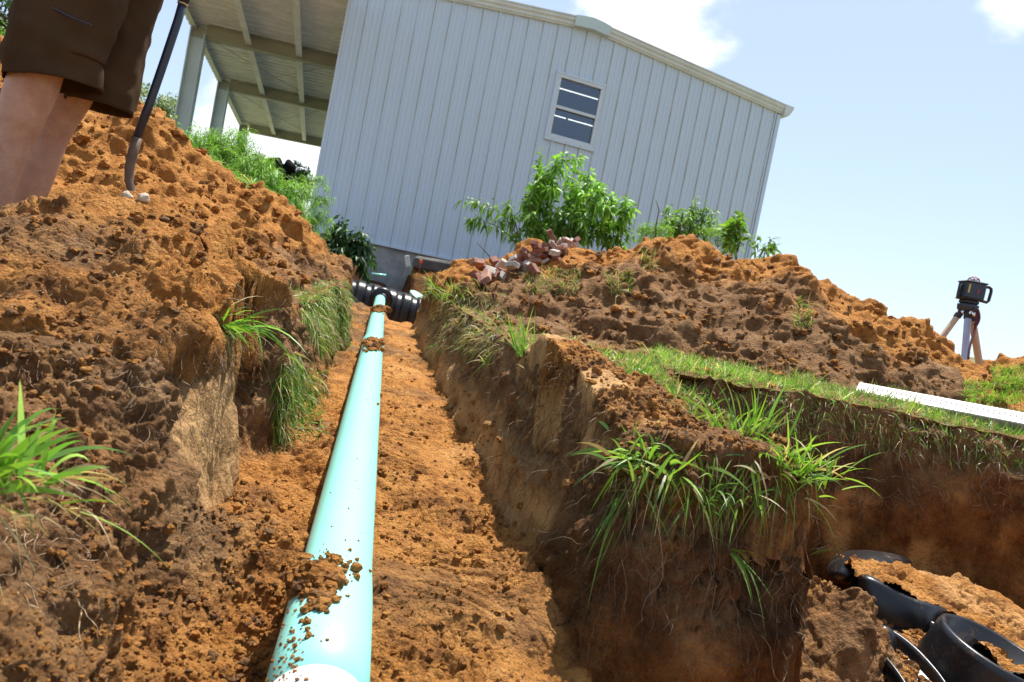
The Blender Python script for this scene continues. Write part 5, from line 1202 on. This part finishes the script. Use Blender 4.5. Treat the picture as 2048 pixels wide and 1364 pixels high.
plant("leafy_sprout", "small leafy sprout against the sky at the right end of the wall", "plant", [W([(1515, 515), (1530, 495), (1545, 480)], 6.6), W([(1512, 515), (1510, 492), (1515, 470)], 6.6), W([(1515, 518), (1535, 505), (1550, 492)], 6.6)], 34, .085, .026, PEACH, 807, stem_r=.004)
m = MB(); m.tube(W([(1310, 485), (1312, 450), (1318, 420), (1312, 400)], 7.5), [.008, .007, .006, .004], 6); tag(m.build("bare_twig", BARK, None, True), "bare grey twig standing up left of the rounded leafy bush", "twig")
m = MB(); m.tube(W([(985, 520), (968, 500), (955, 486)], 7.5), [.008, .006, .004], 6); tag(m.build("bare_twig", BARK, None, True), "dark bare twig sticking out of the brick rubble", "twig")
# left: dark bush, ferny weeds, tall weeds
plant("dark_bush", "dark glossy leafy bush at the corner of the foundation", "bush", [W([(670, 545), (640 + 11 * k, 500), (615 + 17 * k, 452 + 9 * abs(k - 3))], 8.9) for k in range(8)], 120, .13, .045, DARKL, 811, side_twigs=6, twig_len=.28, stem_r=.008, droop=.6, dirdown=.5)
fw = "tall feathery weeds on the left in front of the carport"
plant("feathery_weed", "tall arching feathery weed leaning right against the building corner", "weed", [W([(600, 500), (598, 440), (612, 370), (650, 352)], 7.6), W([(602, 500), (610, 430), (640, 395), (652, 402)], 7.6), W([(598, 500), (600, 430), (618, 385), (626, 345)], 7.6), W([(600, 500), (585, 430), (590, 380)], 7.6), W([(605, 505), (622, 450), (640, 425), (660, 440)], 7.6), W([(600, 505), (612, 460), (625, 430)], 7.6)],
      520, .075, .006, FERN, 812, group=fw, side_twigs=14, twig_len=.12, stem_r=.007, spread=.02)
spots = [(345, 340, 272, 6.8, "leftmost tall weed beside the shovel handle"), (385, 345, 262, 7.0, "tall weed below the nearest carport column"), (430, 350, 262, 7.2, "tall weed between the two carport columns"), (470, 370, 258, 7.4, "tall weed in front of the second carport column"), (505, 385, 300, 7.0, "weed right below the far end of the carport"), (528, 410, 346, 7.0, "weed in front of the black dog"), (575, 440, 358, 7.0, "weed left of the arching weed")]
for i, (x, yb, yt, Y, lab) in enumerate(spots):
    plant("feathery_weed", lab, "weed", [W([(x, yb + 10), (x + 6 * (k - 2), (yb + yt) / 2), (x + 9 * (k - 2) + 8, yt + 10 * abs(k - 2) + 6 * (k % 2))], Y) for k in range(6)], 330, .09, .0075, FERN, 820 + i, group=fw, side_twigs=9, twig_len=.2, stem_r=.006, spread=.03)
plant("bare_weed", "thin bare weed stalk against the sky under the carport", "weed", [W([(510, 330), (518, 305), (526, 286)], 7.3), W([(514, 318), (522, 312), (530, 312)], 7.3)], 10, .06, .004, cf([(.2, .17, .1)]), 830, stem_r=.005, stem_mat=BARK)
r_ = np.random.default_rng(9); P = []
for (x0, y0, x1, y1, Y) in ((320, 300, 420, 345, 6.4), (400, 330, 520, 400, 6.6), (500, 380, 600, 470, 6.3), (560, 440, 640, 510, 6.6)):
    for _ in range(1500):
        f = r_.random(); P.append(at(x0 + (x1 - x0) * f, y0 + (y1 - y0) * f - 8 + r_.uniform(-12, 26), Y + r_.uniform(-.3, .5)))
P = np.array(P); V, q, C = blades(P, r_.normal(size=(len(P), 3)) * .6 + [0.1, -.1, .9], .20 * r_.uniform(.4, 1.1, len(P)), .0065, .5, (grass_colours(len(P), .12, 1, r_) * 1.4).clip(0, 1), K=4, r=r_)
tag(mesh_np("long_grass", V, q, LEAF, colors=C), "long bright grass along the back of the tall orange heap", "grass", kind='stuff')
# the black animal half hidden behind the weeds
dc = at(574, 338, 8.6); dog = MB(); s_ = .0062 * 1.0
def dv(x, y, dy=0): return at(x - 6, y - 7, 7.75 + dy)
loft(dog, [(dv(592, 352), 0.0270, 0.0450), (dv(590, 345), 0.0540, 0.0810), (dv(580, 338), 0.0765, 0.0900), (dv(566, 336), 0.0765, 0.0990), (dv(545, 338), 0.0765, 0.1080), (dv(515, 345), 0.0900, 0.1170), (dv(500, 348), 0.0720, 0.0900)])
for x in (583, 572): loft(dog, [(dv(x, 345, .06 if x > 575 else -.06), 0.0450, 0.0540), (dv(x - 4, 365, .06 if x > 575 else -.06), 0.0315, 0.0360), (dv(x - 10, 385, .06 if x > 575 else -.06), 0.0198, 0.0225), (dv(x - 14, 405, .06 if x > 575 else -.06), 0.0198, 0.0225)])
for x in (515, 505): loft(dog, [(dv(x, 350, .06 if x > 510 else -.06), 0.0405, 0.0450), (dv(x - 6, 378, .06 if x > 510 else -.06), 0.0270, 0.0270), (dv(x - 12, 405, .06 if x > 510 else -.06), 0.0198, 0.0225)])
loft(dog, [(dv(505, 345), 0.0540, 0.0540), (dv(492, 330), 0.0450, 0.0450), (dv(484, 322), 0.0540, 0.0495), (dv(474, 324), 0.0405, 0.0360), (dv(466, 328), 0.0225, 0.0225)])
dog.tube([dv(526 + 0, 330), dv(527, 327)], .02, 8); dog.tube(W([(520 + 2, 0)], 8.6) and [dv(530, 336), dv(527, 326), dv(522, 319), dv(515, 316), dv(508, 318)], [.024, .019, .016, .014, .010], 10)
do = dog.build("dog", plain("black_coat", (.006, .006, .007), .95, spec=.1)); rm = do.modifiers.new("r", 'REMESH'); rm.mode = 'VOXEL'; rm.voxel_size = .012; rm.use_smooth_shade = True
tag(do, "black dog with a curled tail half hidden behind the weeds", "dog")
# trees beyond
def tree(label, cx, cy, Y, rx, rz, n, ls, pal, seed, base_y, group="trees beyond the site", name="tree"):
    r = np.random.default_rng(seed); c = at(cx, cy, Y); zb = g0(c[0], c[1]) - .3; e = empty(name, (c[0], c[1], zb)); tag(e, label, "tree", group)
    m = MB(); lim = []; f = np.linspace(0, 1, 6)[:, None]; m.tube(np.array([c[0], c[1], zb]) + f * np.array([0, 0, c[2] - zb]) + .1 * r.normal(size=(6, 3)) * f, np.linspace(.035, .015, 6) * (c[2] - zb + rz), 8)
    K_ = 26; cc = unit(r.normal(size=(K_, 3))) * (r.random((K_, 1)) ** .45) * [rx, rx, rz] * .82 + c
    for q in cc: lim.append(q); m.tube([np.array([c[0], c[1], zb + (c[2] - zb) * r.uniform(.35, .9)]), (q + c) / 2 - [0, 0, rz * .15], q], [.012 * rz * 2, .008 * rz * 2, .003 * rz * 2], 5)
    m.build("trunk", BARK, e, True)
    k = r.integers(0, K_, n); sz = r.uniform(.22, .42, K_)[k][:, None]; d = unit(r.normal(size=(n, 3))) * (r.random((n, 1)) ** .4); P_ = cc[k] + d * sz * [rx, rx, rz]
    V, q, t, C = leaves(P_, unit(r.normal(size=(n, 3)) + d), ls * r.uniform(.6, 1.2, n), ls * .5 * r.uniform(.7, 1.2, n), cf(pal)(P_, n, r).clip(0, 1), r=r, droop=.2)
    mesh_np("crown", V - np.array(e.location), q, LEAF, e, True, colors=C, T=t)
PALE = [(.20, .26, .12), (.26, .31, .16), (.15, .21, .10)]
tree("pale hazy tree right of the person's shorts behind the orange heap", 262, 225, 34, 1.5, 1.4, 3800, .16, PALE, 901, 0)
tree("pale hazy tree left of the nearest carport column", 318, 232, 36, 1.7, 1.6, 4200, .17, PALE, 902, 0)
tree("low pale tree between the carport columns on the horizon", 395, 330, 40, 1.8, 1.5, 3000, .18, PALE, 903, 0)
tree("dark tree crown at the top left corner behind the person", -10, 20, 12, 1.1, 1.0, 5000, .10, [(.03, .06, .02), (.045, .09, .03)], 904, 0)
tree("bright green bush behind the person at the left edge", 2, 90, 9, .45, .35, 1800, .07, [(.16, .30, .04), (.10, .2, .03)], 905, 0, name="green_bush", group=None)
tree("low tree behind the weeds beside the building corner", 590, 352, 14, .35, .30, 1500, .07, [(.10, .2, .05), (.15, .27, .06)], 906, 0)
